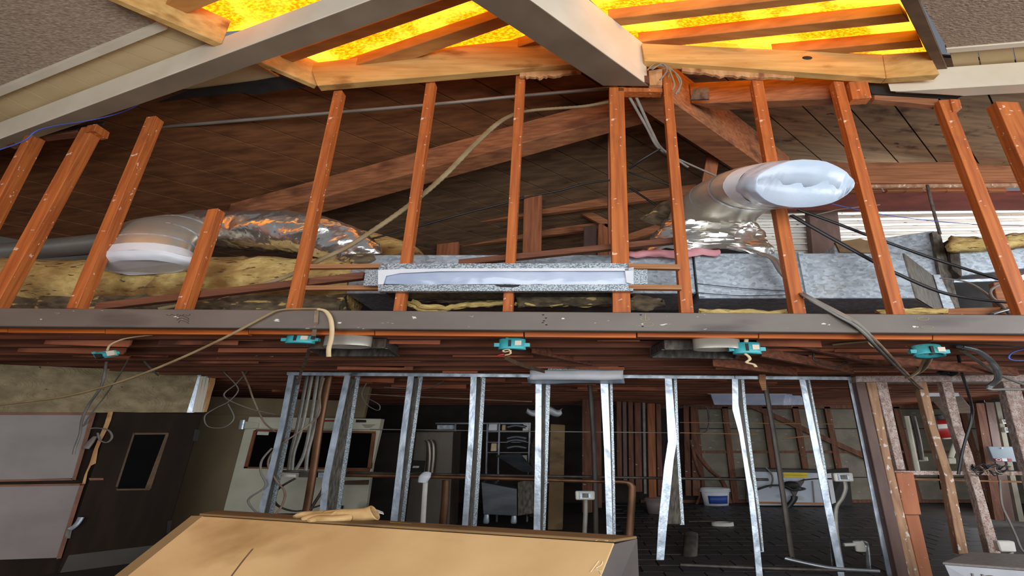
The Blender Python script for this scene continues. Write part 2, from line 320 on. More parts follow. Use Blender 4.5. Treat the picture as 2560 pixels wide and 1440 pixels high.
# ---- near ceiling, right
OFR = -.30
nr = MB().slab([onR(2150, -260, OFR), onR(3300, -260, OFR), onR(3300, 46, OFR), onR(2370, 124, OFR)], (0, 0, .05)).build('ceiling', m_popc, kind='structure')
MB().slab([onR(2366, 123, OFR-.02), onR(3300, 45, OFR-.02), onR(3300, 54, OFR-.02), onR(2368, 133, OFR-.02)], (0, 0, .06)).build('trim_strip', m_cream, parent=nr)
for x0, x1 in ((2376, 2442), (2445, 2530), (2533, 2640), (2643, 2800), (2803, 3000), (3003, 3250)):
    MB().slab([onR(x0, 133-(x0-2370)*.085, OFR+.02), onR(x1, 133-(x1-2370)*.085, OFR+.02), onR(x1+8, 172-(x1-2370)*.075, OFR+.02), onR(x0+10, 174-(x0-2370)*.075, OFR+.02)], (0, 0, .03)).build('plank', m_tanpl, parent=nr)
# ---- torn roofing paper under the left deck
tp = MB().slab([onL(x, y, -.26) for x, y in ((395, 256), (470, 226), (560, 214), (640, 203), (702, 192), (765, 217), (700, 226), (640, 236), (600, 232), (520, 240))], (0, 0, .012))
tp.build('torn_roofing_paper', m_tarp, label='torn black roofing paper hanging under the left ceiling edge', cat='paper')
MB().slab([onY(x, y, 3.74) for x, y in ((2168, 205), (2222, 208), (2240, 232), (2410, 238), (2395, 246), (2180, 234))], (0, .02, 0)).build('torn_roofing_paper', m_tarp, label='torn black roofing paper at the end of the right white beam', cat='paper')
MB().slab([onY(x, y, 3.72) for x, y in ((-20, 352), (100, 308), (200, 314), (260, 303), (255, 312), (150, 322), (90, 318), (20, 345))], (0, .02, 0)).build('torn_roofing_paper', m_tarp, label='black roofing paper strip under the low end of the left white beam', cat='paper')
# ================================================================ BEAMS
def belowpoly(name, pts, fn, off, h, m, label, cat='beam', bevel=.008, **k):
    return MB().slab([fn(x, y, off) for x, y in pts], (0, 0, h)).build(name, m, label=label, cat=cat, bevel=bevel, **k)
belowpoly('roof_rafter', [(-460, 518), (1010, -33), (1200, -38), (343, 262), (-380, 505)], onL, -.5, .28, m_cream, 'cream painted sloping rafter crossing the upper left ceiling')
MB().slab([onL(x, y, -.5) for x, y in ((-140, 400), (1010, -31), (1198, -37), (343, 261), (-55, 391))], (0, 0, -.01)).build('soffit_board', m_taupe, parent=bpy.data.objects['roof_rafter'], label='taupe underside layer')
belowpoly('roof_rafter', [(2225, 229), (3250, 168), (3250, 196), (2409, 241)], onR, -.6, .30, m_cream, 'cream painted rafter end at the upper right corner')
ZRD = 5.38
def onZf(px, py, off): return onZ(px, py, ZRD)
rb = MB().slab([onZ(1090, -60, ZRD), onZ(1508, 212, ZRD), onZ(1621, 213, ZRD), onZ(1244, -60, ZRD)], (0, 0, .62))
rb = rb.build('ridge_beam', m_cream, label='deep painted ridge beam running overhead between the two amber skylights', cat='beam', bevel=.01)
MB().slab([onZ(1522, 205, ZRD+.002), onZ(1619, 206, ZRD+.002), onZ(1626, 211, ZRD+.002), onZ(1520, 212, ZRD+.002)], (0, 0, .10)).build('bare_end', m_brown, parent=rb)
MB().slab([onZ(1092, -58, ZRD), onZ(1508, 212, ZRD), onZ(1620, 213, ZRD), onZ(1246, -58, ZRD)], (0, 0, -.012)).build('soffit_board', m_taupe, parent=rb, label='taupe underside layer')
a, b, c, d = onZ(1575, 256, ZRD), onZ(1650, 231, ZRD), onZ(1990, 472, ZRD), onZ(1900, 467, ZRD)
MB().slab([a, b, c, d], (0, 0, .62)).build('ridge_beam', m_attic, label='bare brown ridge beam continuing behind the stud wall', cat='beam', bevel=.01)
belowpoly('roof_rafter', [(1640, 266), (560, 560), (700, 562), (1640, 301)], onL, -.5, .34, m_attic, 'long bare rafter climbing to the ridge behind the studs')
rr = belowpoly('roof_rafter', [(1728, 259), (2165, 243), (2165, 258), (1790, 277)], onR, -.6, .34, m_attic, 'bare rafter just under the right amber skylight behind the studs')
MB().slab([onY(x, y, 3.98) for x, y in ((1732, 225), (1772, 221), (1772, 250), (1726, 252))], (0, -.02, 0)).build('bracket_plate', m_steeld, parent=rr, label='bolted steel plate')
# header beam across the whole front
HB = MB().slab([onY(x, y, 3.62) for x, y in ((-900, 764), (3400, 793), (3400, 841), (-900, 809))], (0, .07, 0))
hb = HB.build('header_beam', m_beam, label='long gray brown painted header beam across the whole opening', cat='beam', bevel=.006)
def scrawl(px, Y, r, parent, m, name='chalk_mark'):
    MB().tube([onY(x, y, Y) for x, y in px], r, seg=4, S=S).build(name, m, parent=parent)
m_chalk = mat('yellow_chalk', (186, 176, 120), rough=.9); m_pencil = mat('pencil_line', (58, 50, 46), rough=.9)
def ell(cx, cy, a, b): return [(cx+a*math.cos(t*.5236), cy+b*math.sin(t*.5236)) for t in range(13)]
for e in (ell(1612, 797, 11, 4), ell(1618, 811, 15, 5), ell(2308, 797, 14, 4), ell(2318, 818, 15, 3)): scrawl(e, 3.618, .0012, hb, m_chalk)
scrawl([(1613, 785), (1613, 801)], 3.618, .0012, hb, m_chalk)
for k in range(4):
    scrawl([(415+k*16, 786+k*.6), (424+k*16, 789), (430+k*15, 785)], 3.618, .0012, hb, m_pencil, 'pencil_mark')
for k in range(3): scrawl([(438+k*4, 795+k*6), (452, 789+k*6), (468, 794+k*6), (472, 799+k*5)], 3.618, .0012, hb, m_pencil, 'pencil_mark')
for x, y in ((1358, 787), (1365, 795), (1360, 802), (1357, 807), (1366, 812), (1607, 816), (1602, 787)):
    MB().lathe(onY(x, y, 3.618), [(.0, 0), (.005, 0), (.005, .01)], seg=8, axis=(0, 1, 0)).build('nail_hole', m_dark, parent=hb)
# orange nailers under the header
for i, (x0, x1) in enumerate(((-200, 18), (20, 262), (264, 620), (622, 935), (938, 1308), (1312, 1590), (1594, 1895), (1898, 2330), (2333, 2800))):
    f = lambda x: 818+.0077*x
    q = [(x0, f(x0)+1), (x1, f(x1)+1), (x1, f(x1)+12+(i % 3)), (x0, f(x0)+12+(i % 3))]
    words = ['at the far left edge', 'left of the teal box on a wire', 'below the leftmost short stud', 'above the left black duct boot', 'below the taped register', 'above the middle of the steel track', 'above the right black duct boot', 'behind the draped cable bundle', 'at the far right edge'][i]
    MB().slab([onY(x, y, 3.76) for x, y in q], (0, .05, .0)).build('nailer_board', m_nail, label='orange nailer board under the header '+words, cat='board', group='nailer boards under the header beam')
# ================================================================ SKYLIGHTS
def sky(label, loc, amb, fn, curb, boards, bats, dp=.16):
    t = thing('skylight', label, 'skylight', loc)
    MB().slab([fn(x, y, 0) for x, y in amb], (0, 0, .02)).build('amber_sheet', m_amber, parent=t)
    if curb: MB().slab([fn(x, y, -.33) for x, y in curb[0]], (0, 0, .32)).build('curb', curb[1], parent=t, bevel=.006)
    for p, d in boards: MB().slab(px3(p), (0, d, 0)).build('header_board', m_curb, parent=t, bevel=.004)
    for q in bats: MB().slab([fn(x, y, -dp) for x, y in q], (0, 0, dp-.005)).build('batten', m_batten, parent=t, bevel=.004)
    return t
sky('amber skylight with battens left of the ridge beam', onL(1000, 100, -.3),
    [(640, 152), (1040, -50), (1190, -50), (1520, 150), (790, 178)], onL,
    ([(640, 151), (793, 214), (786, 223), (632, 157)], m_curb),
    [([(772, 158, 3.6), (1470, 78, 3.6), (1470, 158, 3.6), (793, 214, 3.6)], .08)],
    [[(700, 141), (1120, -5), (1185, 0), (727, 158)], [(867, 171), (1248, 43), (1279, 61), (1000, 160)], [(1233, 139), (1340, 103), (1385, 120), (1300, 160)]])
sky('amber skylight with battens right of the ridge beam', onR(1950, 70, -.3),
    [(1410, -60), (2270, -60), (2350, 160), (1640, 150)], onR,
    ([(2235, -30), (2347, 189), (2377, 191), (2286, -30)], m_trimd),
    [([(1604, 108, 3.6), (2206, 136, 3.6), (2215, 195, 3.6), (1612, 152, 3.6)], .08), ([(2207, 136, 3.6), (2320, 128, 3.45), (2350, 185, 3.45), (2216, 195, 3.6)], .08)],
    [[(1520, 48), (1990, -5), (2110, -1), (1545, 66)], [(1596, 105), (2258, 35), (2275, 55), (1700, 114), (1610, 114)], [(1932, 134), (2299, 101), (2308, 119), (2022, 141)]])
sky('amber skylight cut off by the top edge beside the popcorn ceiling', onL(560, 20, -.4),
    [(360, -40), (560, 80), (610, 75), (920, -40)], onL,
    ([(270, -12), (556, 109), (540, 119), (240, -12)], m_curb), [],
    [[(408, 14), (458, 38), (560, -3), (450, -14)]])
def over(label, Zf, c0, c1, y0, y1):
    pts = [Vector((cc+RX*(yy-3.7), yy, 0)) for cc, yy in ((c0, y0), (c1, y0), (c1, y1), (c0, y1))]
    for p in pts: p.z = Zf(p.x, p.y)
    t = thing('skylight', label, 'skylight', tuple(sum(pts, Vector())/4))
    MB().slab(pts, (0, 0, .02)).build('amber_sheet', m_amber, parent=t)
    for k in range(7):
        yy = y0+(y1-y0)*(k+.5)/7
        q = [Vector((cc+RX*(yy-3.7), yy-.25*(cc-c0), 0)) for cc in (c0, c1)]
        for p in q: p.z = Zf(p.x, p.y)-.10
        MB().bar(q[0], q[1], (0, .06, 0), (0, 0, .07)).build('batten', m_batten, parent=t)
over('amber skylight over the camera on the left slope', ZL, -6.4, -1.5, -3.0, 2.0)
hs = MB().lathe(onY(2018, 145, 3.6)-Vector((0, .004, 0)), [(0, 0), (.026, 0), (.026, .01)], seg=14, axis=(0, 1, 0)).build('knot_hole', m_dark, parent=bpy.data.objects['skylight.001'])
# drip board lying along the left rafter top below the third skylight
# ================================================================ UPPER STUDS
W_ = 3.70
studs = [
 ('leftmost orange wood stud of the upper wall cut by the frame edge', [(62, 338), (82, 334), (-150, 775), (-176, 775)], .12),
 ('second orange wood stud from the left of the upper wall', [(203, 318), (237, 313), (-12, 768), (-48, 768)], .10),
 ('orange wood stud passing left of the taped silver elbow', [(366, 292), (390, 289), (190, 771), (164, 771)], .10),
 ('short cut off orange stud standing in front of the foil duct', [(519, 523), (545, 520), (461, 774), (435, 774)], .10),
 ('orange wood stud left of the wood rails of the long register', [(834, 227), (855, 225), (738, 776), (712, 776)], .09),
 ('orange wood stud crossing the left part of the long register', [(1065, 204), (1087, 203), (1006, 778), (982, 778)], .09),
 ('orange wood stud behind the middle of the long register', [(1290, 186), (1312, 184), (1280, 779), (1256, 779)], .09),
 ('thick double orange stud under the low end of the ridge beam', [(1523, 218), (1560, 217), (1577, 781), (1532, 781)], .09),
 ('tall orange stud right of the ridge beam beside the frayed wires', [(1655, 172), (1676, 172), (1735, 782), (1703, 782)], .09),
 ('orange stud passing behind the plastic covered elbow mouth', [(1880, 199), (1907, 198), (2017, 785), (1984, 785)], .09),
 ('orange stud just right of the plastic covered elbow mouth', [(2083, 201), (2108, 199), (2266, 787), (2234, 787)], .09),
 ('long leaning orange stud near the right edge with a block at its top', [(2347, 250), (2378, 248), (2594, 788), (2554, 788)], .09),
 ('rightmost short visible orange stud in the upper right corner', [(2489, 253), (2547, 255), (2783, 789), (2722, 789)], .12),
]
sl = []

for lab, q, d in studs:
    sl.append(MB().slab([onY(x, y, W_) for x, y in q], (0, d, 0)).build('wall_stud', m_stud, label=lab, cat='stud', group='orange wood studs of the upper wall', bevel=.004))
# blocks, plates and braces of the upper wall
def blk(name, px, Y, d, m, label, cat='wood block', **k):
    return MB().slab([onY(x, y, Y) for x, y in px], (0, d, 0)).build(name, m, label=label, cat=cat, bevel=.004, **k)
blk('nailing_block', [(218, 313), (242, 309), (236, 326), (212, 330)], 3.68, .14, m_stud, 'small wood block at the top of the second left stud')
blk('top_plate_piece', [(10, 352), (70, 330), (190, 318), (195, 330), (70, 345), (14, 362)], 3.76, .08, m_brown, 'broken brown top plate over the far left studs', 'plate')
blk('nailing_block', [(2122, 204), (2170, 203), (2180, 244), (2132, 247)], 3.66, .10, m_stud, 'square orange block hanging at the end of the right white beam')
blk('nailing_block', [(2376, 247), (2400, 248), (2406, 270), (2384, 278)], 3.68, .09, m_stud, 'orange block nailed to the long leaning stud at right')
blk('top_plate_piece', [(2186, 236), (2346, 247), (2344, 263), (2300, 259), (2186, 248)], 3.76, .07, m_attic, 'sloping brown top plate between the two right studs', 'plate')
blk('top_plate_piece', [(1545, 218), (1656, 220), (1656, 229), (1545, 228)], 3.70, .09, m_stud, 'short wood plate under the end of the ridge beam', 'plate')
blk('nailing_block', [(1622, 176), (1656, 172), (1656, 212), (1624, 212)], 3.66, .08, m_splint, 'cracked raw block beside the low end of the ridge beam')
def splinter(px, label, seed):
    rnd = random.Random(seed); (x0, y0), (x1, y1) = px; top = []; bot = []; n = 26
    for i in range(n+1):
        t = i/n; x = x0+(x1-x0)*t; y = y0+(y1-y0)*t; top.append((x, y))
        env = (1-abs(t-.33)*1.25); bot.append((x+rnd.uniform(-2, 2), y+4+max(0, env)*15*(.55+.45*rnd.random())))
    return MB().slab([onY(x, y, 3.655) for x, y in top+bot[::-1]], (0, .03, 0)).build('splintered_board', m_splint, label=label, cat='board')
splinter([(1300, 180), (1452, 174)], 'splintered raw board left under the amber skylight frame', 3)
splinter([(1705, 165), (1985, 190)], 'splintered raw board right under the amber skylight frame', 5)
# ---- loose braces and rails
def barY(name, p, q, half, depth, m, label, cat, parent=None, **k):
    # sloping board with front face between two pixel points at depth Y
    (x0, y0, Y0), (x1, y1, Y1) = p, q
    a, b = onY(x0, y0, Y0), onY(x1, y1, Y1)
    return MB().bar(a, b, (0, depth/2, 0), (0, 0, half)).build(name, m, parent=parent, label=label, cat=cat, bevel=.003, **k)
barY('diagonal_brace', (245, 768, 3.84), (912, 690, 3.84), .035, .06, m_brown, 'dark diagonal brace lying low across the fiberglass wrapped duct', 'brace')
barY('diagonal_brace', (1148, 658, 3.86), (1692, 602, 3.86), .03, .06, m_brown, 'diagonal brace rising over the galvanized duct to the right', 'brace')
barY('wood_rail', (768, 668, 3.80), (960, 666, 3.80), .022, .05, m_rail, 'upper wood rail left of the register', 'rail')
barY('wood_rail', (752, 721, 3.80), (960, 720, 3.80), .022, .05, m_rail, 'lower wood rail left of the register', 'rail')
barY('wood_rail', (1570, 667, 3.66), (1699, 669, 3.66), .024, .05, m_rail, 'upper wood rail right of the register', 'rail')
barY('wood_rail', (1570, 719, 3.66), (1703, 720, 3.66), .022, .05, m_rail, 'lower wood rail right of the register', 'rail')
# ---- attic framing behind
def beamY(name, pts, d, m, label, cat='beam'):
    return MB().slab(px3(pts), (0, d, 0)).build(name, m, label=label, cat=cat, bevel=.006)
beamY('tie_beam', [(1960, 408, 5.75), (2760, 401, 5.75), (2760, 452, 5.75), (1960, 459, 5.75)], .12, m_attic, 'brown tie beam closing the plank roof at right')
beamY('soffit_edge', [(1960, 460, 5.80), (2760, 452, 5.80), (2760, 463, 5.80), (1960, 469, 5.80)], .05, m_oldt, 'pale thin board under the brown tie beam at right', 'board')
sf = beamY('fascia_board', [(1930, 480, 6.10), (2760, 474, 6.10), (2760, 521, 6.10), (1930, 526, 6.10)], .06, m_redirt, 'dark red brown fascia over the white siding', 'board')
for i in range(9):
    x0 = 2050+i*52+(i % 2)*6
    MB().slab([onY(x0, 468, 6.02), onY(x0+46, 467, 6.02), onY(x0+54, 477, 6.04), onY(x0+8, 478, 6.04)], (0, .05, 0)).build('soffit_board', m_rail, parent=sf)
beamY('attic_purlin', [(840, 576, 6.9), (1740, 460, 6.3), (1740, 484, 6.3), (840, 602, 6.9)], .09, m_attic, 'upper brown purlin running behind the middle studs')
beamY('attic_purlin', [(1100, 606, 7.3), (1545, 549, 7.0), (1545, 566, 7.0), (1100, 622, 7.3)], .09, m_attic, 'lower brown purlin deep behind the middle studs')
beamY('attic_post', [(1312, 388, 6.15), (1356, 386, 6.15), (1352, 640, 6.15), (1306, 640, 6.15)], .14, m_atticv, 'thick brown attic post right of the middle stud', 'post')
beamY('attic_post', [(914, 506, 6.7), (948, 503, 6.7), (956, 640, 6.7), (921, 640, 6.7)], .14, m_atticv, 'brown attic post beside the foil duct end', 'post')
beamY('attic_post', [(1092, 610, 7.1), (1146, 604, 7.1), (1144, 645, 7.1), (1090, 645, 7.1)], .1, m_atticv, 'short stub post under the lower purlin', 'post')
beamY('attic_post', [(1460, 566, 6.9), (1492, 562, 6.9), (1490, 640, 6.9), (1458, 640, 6.9)], .1, m_oldd, 'dark short attic post left of the double stud', 'post')
beamY('attic_post', [(1496, 560, 6.8), (1526, 557, 6.8), (1524, 640, 6.8), (1494, 640, 6.8)], .1, m_atticv, 'brown short attic post touching the double stud', 'post')
beamY('attic_post', [(1519, 334, 5.0), (1532, 332, 5.0), (1538, 760, 5.0), (1522, 760, 5.0)], .1, m_atticv, 'thin brown post right behind the double stud', 'post')
beamY('attic_post', [(1770, 376, 5.2), (1800, 384, 5.2), (1786, 470, 5.2), (1752, 470, 5.2)], .12, m_atticv, 'brown post above the bend of the silver elbow', 'post')
beamY('attic_brace', [(1410, 512, 6.8), (1436, 507, 6.8), (1540, 560, 6.8), (1520, 570, 6.8)], .08, m_attic, 'brown knee brace between the two purlins', 'brace')
beamY('attic_brace', [(1700, 540, 6.0), (1560, 588, 6.0), (1560, 604, 6.0), (1700, 562, 6.0)], .08, m_attic, 'brown brace left of the foil wrapped elbow base', 'brace')
MB().slab([onY(x, y, 7.6) for x, y in ((-500, 560), (0, 582), (260, 618), (260, 720), (-500, 720))], (0, .1, 0)).build('wall_attic_left', m_greyw, kind='structure')
MB().box(-14, 12, 10.8, 10.9, 2.76, 6.4).build('wall_attic_back', m_dark, kind='structure')
# siding beyond the roof gap
sd = MB().slab([onY(x, y, 6.66) for x, y in ((1830, 490), (2900, 478), (2900, 690), (1830, 700))], (0, .05, 0)).build('wall_siding', m_siding, kind='structure')
for i in range(11):
    y0 = 506+i*14.5
    MB().hexa([onY(1830, y0+7, 6.655), onY(2900, y0-9, 6.655), onY(2900, y0+5.5, 6.60), onY(1830, y0+20, 6.60)], [onY(1830, y0+7, 6.66), onY(2900, y0-9, 6.66), onY(2900, y0+5.5, 6.66), onY(1830, y0+20, 6.66)]).build('siding_board', m_siding, parent=sd)
beamY('gable_post', [(2020, 505, 6.4), (2092, 505, 6.4), (2108, 640, 6.4), (2032, 640, 6.4)], .14, m_oldd, 'dark brown post against the white siding', 'post')
# ================================================================ LOWER JOISTS (ceiling over the kitchen)
cj = MB().box(-13, 12, 3.95, 12.9, 2.74, 2.76).build('ceiling', m_joist, kind='structure')
rnd = random.Random(11)
y = 4.12; k = 0
while y < 12.6:
    tl = rnd.uniform(-.010, .016)
    MB().bar((-11, y-tl*9, 2.64), (10.5, y+tl*9, 2.64), (0, .026, 0), (0, 0, .098)).build('joist', m_joist, parent=cj)
    if k < 12:
        for b in range(8):
            x = rnd.uniform(-6.5, 5.5); ln = rnd.uniform(.5, 1.7); zz = rnd.uniform(2.50, 2.58)
            MB().hexa([(x, y+.05, zz), (x+ln, y+.05, zz+rnd.choice((-.03, -.01, .02, .05))), (x+ln, y+.07, zz), (x, y+.07, zz)], [(x, y+.05, 2.73), (x+ln, y+.05, 2.73), (x+ln, y+.07, 2.73), (x, y+.07, 2.73)]).build('blocking', m_joistr, parent=cj)
    y += .40; k += 1
for i, (x0, y0, x1, y1) in enumerate(((1960, 850, 2230, 912), (1900, 880, 2130, 925), (2230, 905, 2540, 930), (1330, 872, 1480, 905), (1780, 905, 1990, 930))):
    Y0, Y1 = 4.3+i*.1, 5.4+i*.1
    MB().bar(onY(x0, y0, Y0), onY(x1, y1, Y1), (0, .03, 0), (0, 0, .05)).build('diagonal_strut', m_joist, parent=cj)
# ================================================================ ATTIC DUCTWORK
def ppath(pts): return [onY(x, y, Y) for x, y, Y in pts]
def one(name, path, r, m, label, cat, seg=8, group=None, jit=0, freq=8, wob=0, sub=5):
    b = MB().tube(path, r, seg=seg, sub=sub, wob=wob)
    if jit: b.jitter(jit, freq)
    return b.build(name, m, label=label, cat=cat, group=group)
# --- fiberglass wrapped duct at left
zc = onY(400, 702, 4.45).z-.075
def fx(px): return onY(px, 702, 4.45).x
xs = [-320, -120, 30, 120, 270, 288, 305, 420, 437, 455, 560, 620, 634, 650, 760, 860, 900]
rs = [.33, .32, .33, .32, .315, .285, .315, .325, .28, .315, .325, .32, .295, .32, .32, .31, .27]
fd = thing('wrapped_duct', 'long duct wrapped in yellow fiberglass lying on the joists at left', 'duct', (fx(300), 4.45, zc-.36))
b = MB(); i0 = 0
def dense(xs, rs, n=90):
    o, q = [], []
    for k in range(n+1):
        x = xs[0]+(xs[-1]-xs[0])*k/n; i = max(j for j in range(len(xs)-1) if xs[j] <= x+1e-6); f = (x-xs[i])/(xs[i+1]-xs[i]); f = f*f*(3-2*f)
        o.append(x); q.append(rs[i]+(rs[i+1]-rs[i])*f)
    return o, q
xs, rs = dense(xs, rs)
P = [(fx(x), 4.45, zc) for x in xs]
b.tube(P, rs, seg=40, sub=1); b.jitter(.035, 3.5); b.jitter(.02, 11); b.build('fiberglass_wrap', m_fib, parent=fd)
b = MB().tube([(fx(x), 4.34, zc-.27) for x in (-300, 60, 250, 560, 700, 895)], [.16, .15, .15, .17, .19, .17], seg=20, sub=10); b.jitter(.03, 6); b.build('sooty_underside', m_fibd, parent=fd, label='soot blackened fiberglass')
b = MB().tube([onY(905, 640, 4.18), onY(912, 652, 4.16), onY(902, 668, 4.2)], [.05, .075, .05], seg=14); b.jitter(.02, 14); b.build('folded_end', m_fibd, parent=fd)
one('round_duct', ppath([(-60, 640, 5.4), (80, 625, 5.3), (215, 613, 5.1), (330, 600, 4.9)]), .13, m_duct, 'dull round metal duct behind the fiberglass at far left', 'duct', seg=20)
# --- left elbow with taped mouth
el = thing('duct_elbow', 'silver round elbow with white taped mouth facing down at left', 'duct', tuple(onY(362, 660, 3.98)))
ep = ppath([(505, 578, 4.42), (455, 583, 4.28), (400, 592, 4.12), (372, 612, 4.02), (364, 640, 3.98)])
MB().tube(ep, [.205, .212, .215, .215, .21], seg=32, sub=4).build('elbow_body', m_duct, parent=el)
for q in (5, 9, 13):
    t = q/16*4; i = int(min(t, 3)); f = t-i
    c0 = ep[i].lerp(ep[min(i+1, 4)], f); c1 = ep[i].lerp(ep[min(i+1, 4)], min(f+.08, 1.2))
    MB().tube([c0, c1], .2185, seg=32, sub=1).build('raised_seam', m_steel, parent=el)
e1, e2 = ppath([(364, 637, 3.98), (361, 656, 3.965)])
MB().tube([e1, e2], [.216, .222], seg=32, sub=1).jitter(.006, 14).build('tape_band', m_tape, parent=el)
e3 = onY(360, 668, 3.96)
b = MB().tube([e2.lerp(e1, .15), e2.lerp(e3, .5), e3], [.222, .214, .17], seg=32, sub=3); b.jitter(.018, 8); b.build('plastic_cover', m_tape, parent=el)
# --- crinkled foil flex duct
b = MB().tube(ppath([(492, 558, 4.46), (560, 573, 4.36), (650, 578, 4.28), (740, 581, 4.24), (815, 597, 4.24), (868, 620, 4.24), (908, 650, 4.26)]), [.16, .205, .225, .225, .20, .165, .11], seg=46, sub=16)
b.jitter(.022, 5.5); b.jitter(.014, 15); b.jitter(.006, 34)
for i, f in enumerate(b.sm): b.sm[i] = (i % 3 != 0)
b.build('foil_flex_duct', m_foil, label='crinkled silver foil flex duct arching over the fiberglass at left', cat='duct')
b = MB().tube(ppath([(860, 600, 4.75), (930, 615, 4.7), (985, 632, 4.6), (1010, 650, 4.55)]), [.16, .15, .14, .12], seg=24, sub=5)
b.build('round_duct', m_fib, label='tan wrapped round duct peeking out right of the foil duct', cat='duct')
# --- main galvanized trunk duct
zt, zb = onY(1900, 633, 4.10).z, onY(1900, 746, 4.10).z
X0, X1, XS = onY(882, 636, 4.1).x, onY(2255, 632, 4.1).x, onY(1742, 690, 4.1).x
X1b = onY(2290, 747, 4.1).x
gd = thing('trunk_duct', 'long galvanized sheet metal trunk duct behind the right studs', 'duct', ((XS+X1)/2, 4.4, zb))
MB().box(X0, XS-.02, 4.12, 4.72, zb+.06, zt-.01).build('duct_section', m_galv, parent=gd, bevel=.006)
xb = onY(2332, 687, 4.75).x
MB().hexa([(XS, 4.10, zb), (X1, 4.10, zb), (xb-.02, 4.75, zb), (XS, 4.75, zb)], [(XS, 4.10, zt), (X1, 4.10, zt), (xb-.02, 4.75, zt), (XS, 4.75, zt)]).build('duct_section', m_galv, parent=gd, bevel=.006)
MB().hexa([(X1+.004, 4.10, zb), (X1+.02, 4.10, zb), (xb+.0, 4.75, zb), (xb-.016, 4.75, zb)], [(X1+.004, 4.10, zt), (X1+.02, 4.10, zt), (xb, 4.75, zt), (xb-.016, 4.75, zt)]).build('end_panel', m_steeld, parent=gd, label='dark end panel')
for xx in (onY(2010, 690, 4.1).x, XS+.02, onY(1330, 650, 4.1).x):
    MB().box(xx-.03, xx+.03, 4.07 if xx > XS else 4.09, 4.12, zb+.01 if xx > XS else zb+.08, zt-.004).build('seam_cleat', m_galv, parent=gd)
MB().hexa([(xb-.02, 4.72, zb-.02), (xb+.12, 4.72, zb-.02), (xb+.12, 4.80, zb-.02), (xb-.02, 4.80, zb-.02)], [(xb-.02, 4.72, zt+.0), (xb+.06, 4.72, zt), (xb+.06, 4.80, zt), (xb-.02, 4.80, zt)]).build('flange', m_galv, parent=gd)
# --- liner of torn fiberglass under the register, and other scraps
def ragged(name, top, bot, Y, d, m, label, seed, amp=.02, thick=None):
    n = 40; b = MB(); rnd = random.Random(seed)
    def fn(u, v):
        def ev(L):
            k = u*(len(L)-1); i = min(int(k), len(L)-2); f = k-i; return (L[i][0]+(L[i+1][0]-L[i][0])*f, L[i][1]+(L[i+1][1]-L[i][1])*f)
        a, c = ev(top), ev(bot); return onY(a[0]+(c[0]-a[0])*v, a[1]+(c[1]-a[1])*v, Y)+Vector((0, d*math.sin(v*math.pi)*-.6, 0))
    b.grid(fn, n, 8); b.jitter(amp, 9); b.jitter(amp*.6, 22)
    return b.build(name, m, label=label, cat='insulation', sol=thick or d)
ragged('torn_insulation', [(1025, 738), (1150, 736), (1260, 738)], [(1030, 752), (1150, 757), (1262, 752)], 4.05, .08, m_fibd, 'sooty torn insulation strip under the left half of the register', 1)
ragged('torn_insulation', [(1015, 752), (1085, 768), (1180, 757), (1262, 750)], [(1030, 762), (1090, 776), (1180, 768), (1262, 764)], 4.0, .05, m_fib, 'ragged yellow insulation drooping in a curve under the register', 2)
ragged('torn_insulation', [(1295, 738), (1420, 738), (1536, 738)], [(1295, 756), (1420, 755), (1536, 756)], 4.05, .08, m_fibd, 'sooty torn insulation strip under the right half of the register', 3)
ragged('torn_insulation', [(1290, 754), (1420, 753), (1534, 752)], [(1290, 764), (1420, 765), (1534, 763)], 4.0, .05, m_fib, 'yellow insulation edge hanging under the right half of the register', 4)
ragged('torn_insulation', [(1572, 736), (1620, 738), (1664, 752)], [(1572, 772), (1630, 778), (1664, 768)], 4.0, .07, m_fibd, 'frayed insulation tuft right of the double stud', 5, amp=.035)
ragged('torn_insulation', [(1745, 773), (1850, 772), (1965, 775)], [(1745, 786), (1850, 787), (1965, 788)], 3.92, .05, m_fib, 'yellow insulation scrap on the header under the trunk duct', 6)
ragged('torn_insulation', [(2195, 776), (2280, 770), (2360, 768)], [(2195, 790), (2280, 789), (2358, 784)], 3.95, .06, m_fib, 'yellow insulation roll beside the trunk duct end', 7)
ragged('pink_insulation', [(1570, 634), (1690, 630), (1800, 628)], [(1570, 637), (1690, 645), (1800, 636)], 4.06, .03, m_pink, 'pink insulation scrap on the trunk duct under the foil', 8)
# --- register
rg = thing('register_boot', 'long slot register boot covered with clear plastic in the upper wall', 'register', tuple(onY(1262, 727, 3.8)))
yF = 3.655
MB().slab([onY(x, y, yF+.03) for x, y in ((950, 664), (1580, 664), (1580, 722), (950, 722))], (0, .38, 0)).build('boot_box', m_steeld, parent=rg)
MB().slab([onY(x, y, yF) for x, y in ((953, 659), (1582, 658), (1582, 672), (945, 674))], (0, .03, 0)).build('upper_flange', m_galvs, parent=rg)
MB().slab([onY(x, y, yF-.02) for x, y in ((945, 712), (1583, 711), (1583, 727), (945, 728))], (0, .05, 0)).build('lower_flange', m_galvs, parent=rg)
MB().slab([onY(x, y, yF+.012) for x, y in ((914, 674), (952, 675), (950, 714), (908, 714))], (0, .02, 0)).build('side_flange', m_galvs, parent=rg)
MB().slab([onY(x, y, yF+.012) for x, y in ((1578, 672), (1618, 671), (1619, 711), (1578, 711))], (0, .02, 0)).build('side_flange', m_galvs, parent=rg)
b = MB().grid(lambda u, v: onY(950+632*u, 673+38*v, yF+.012-.012*math.sin(v*3.14)), 90, 10); b.jitter(.012, 5); b.jitter(.006, 16)
b.build('plastic_cover', m_filmg, parent=rg)
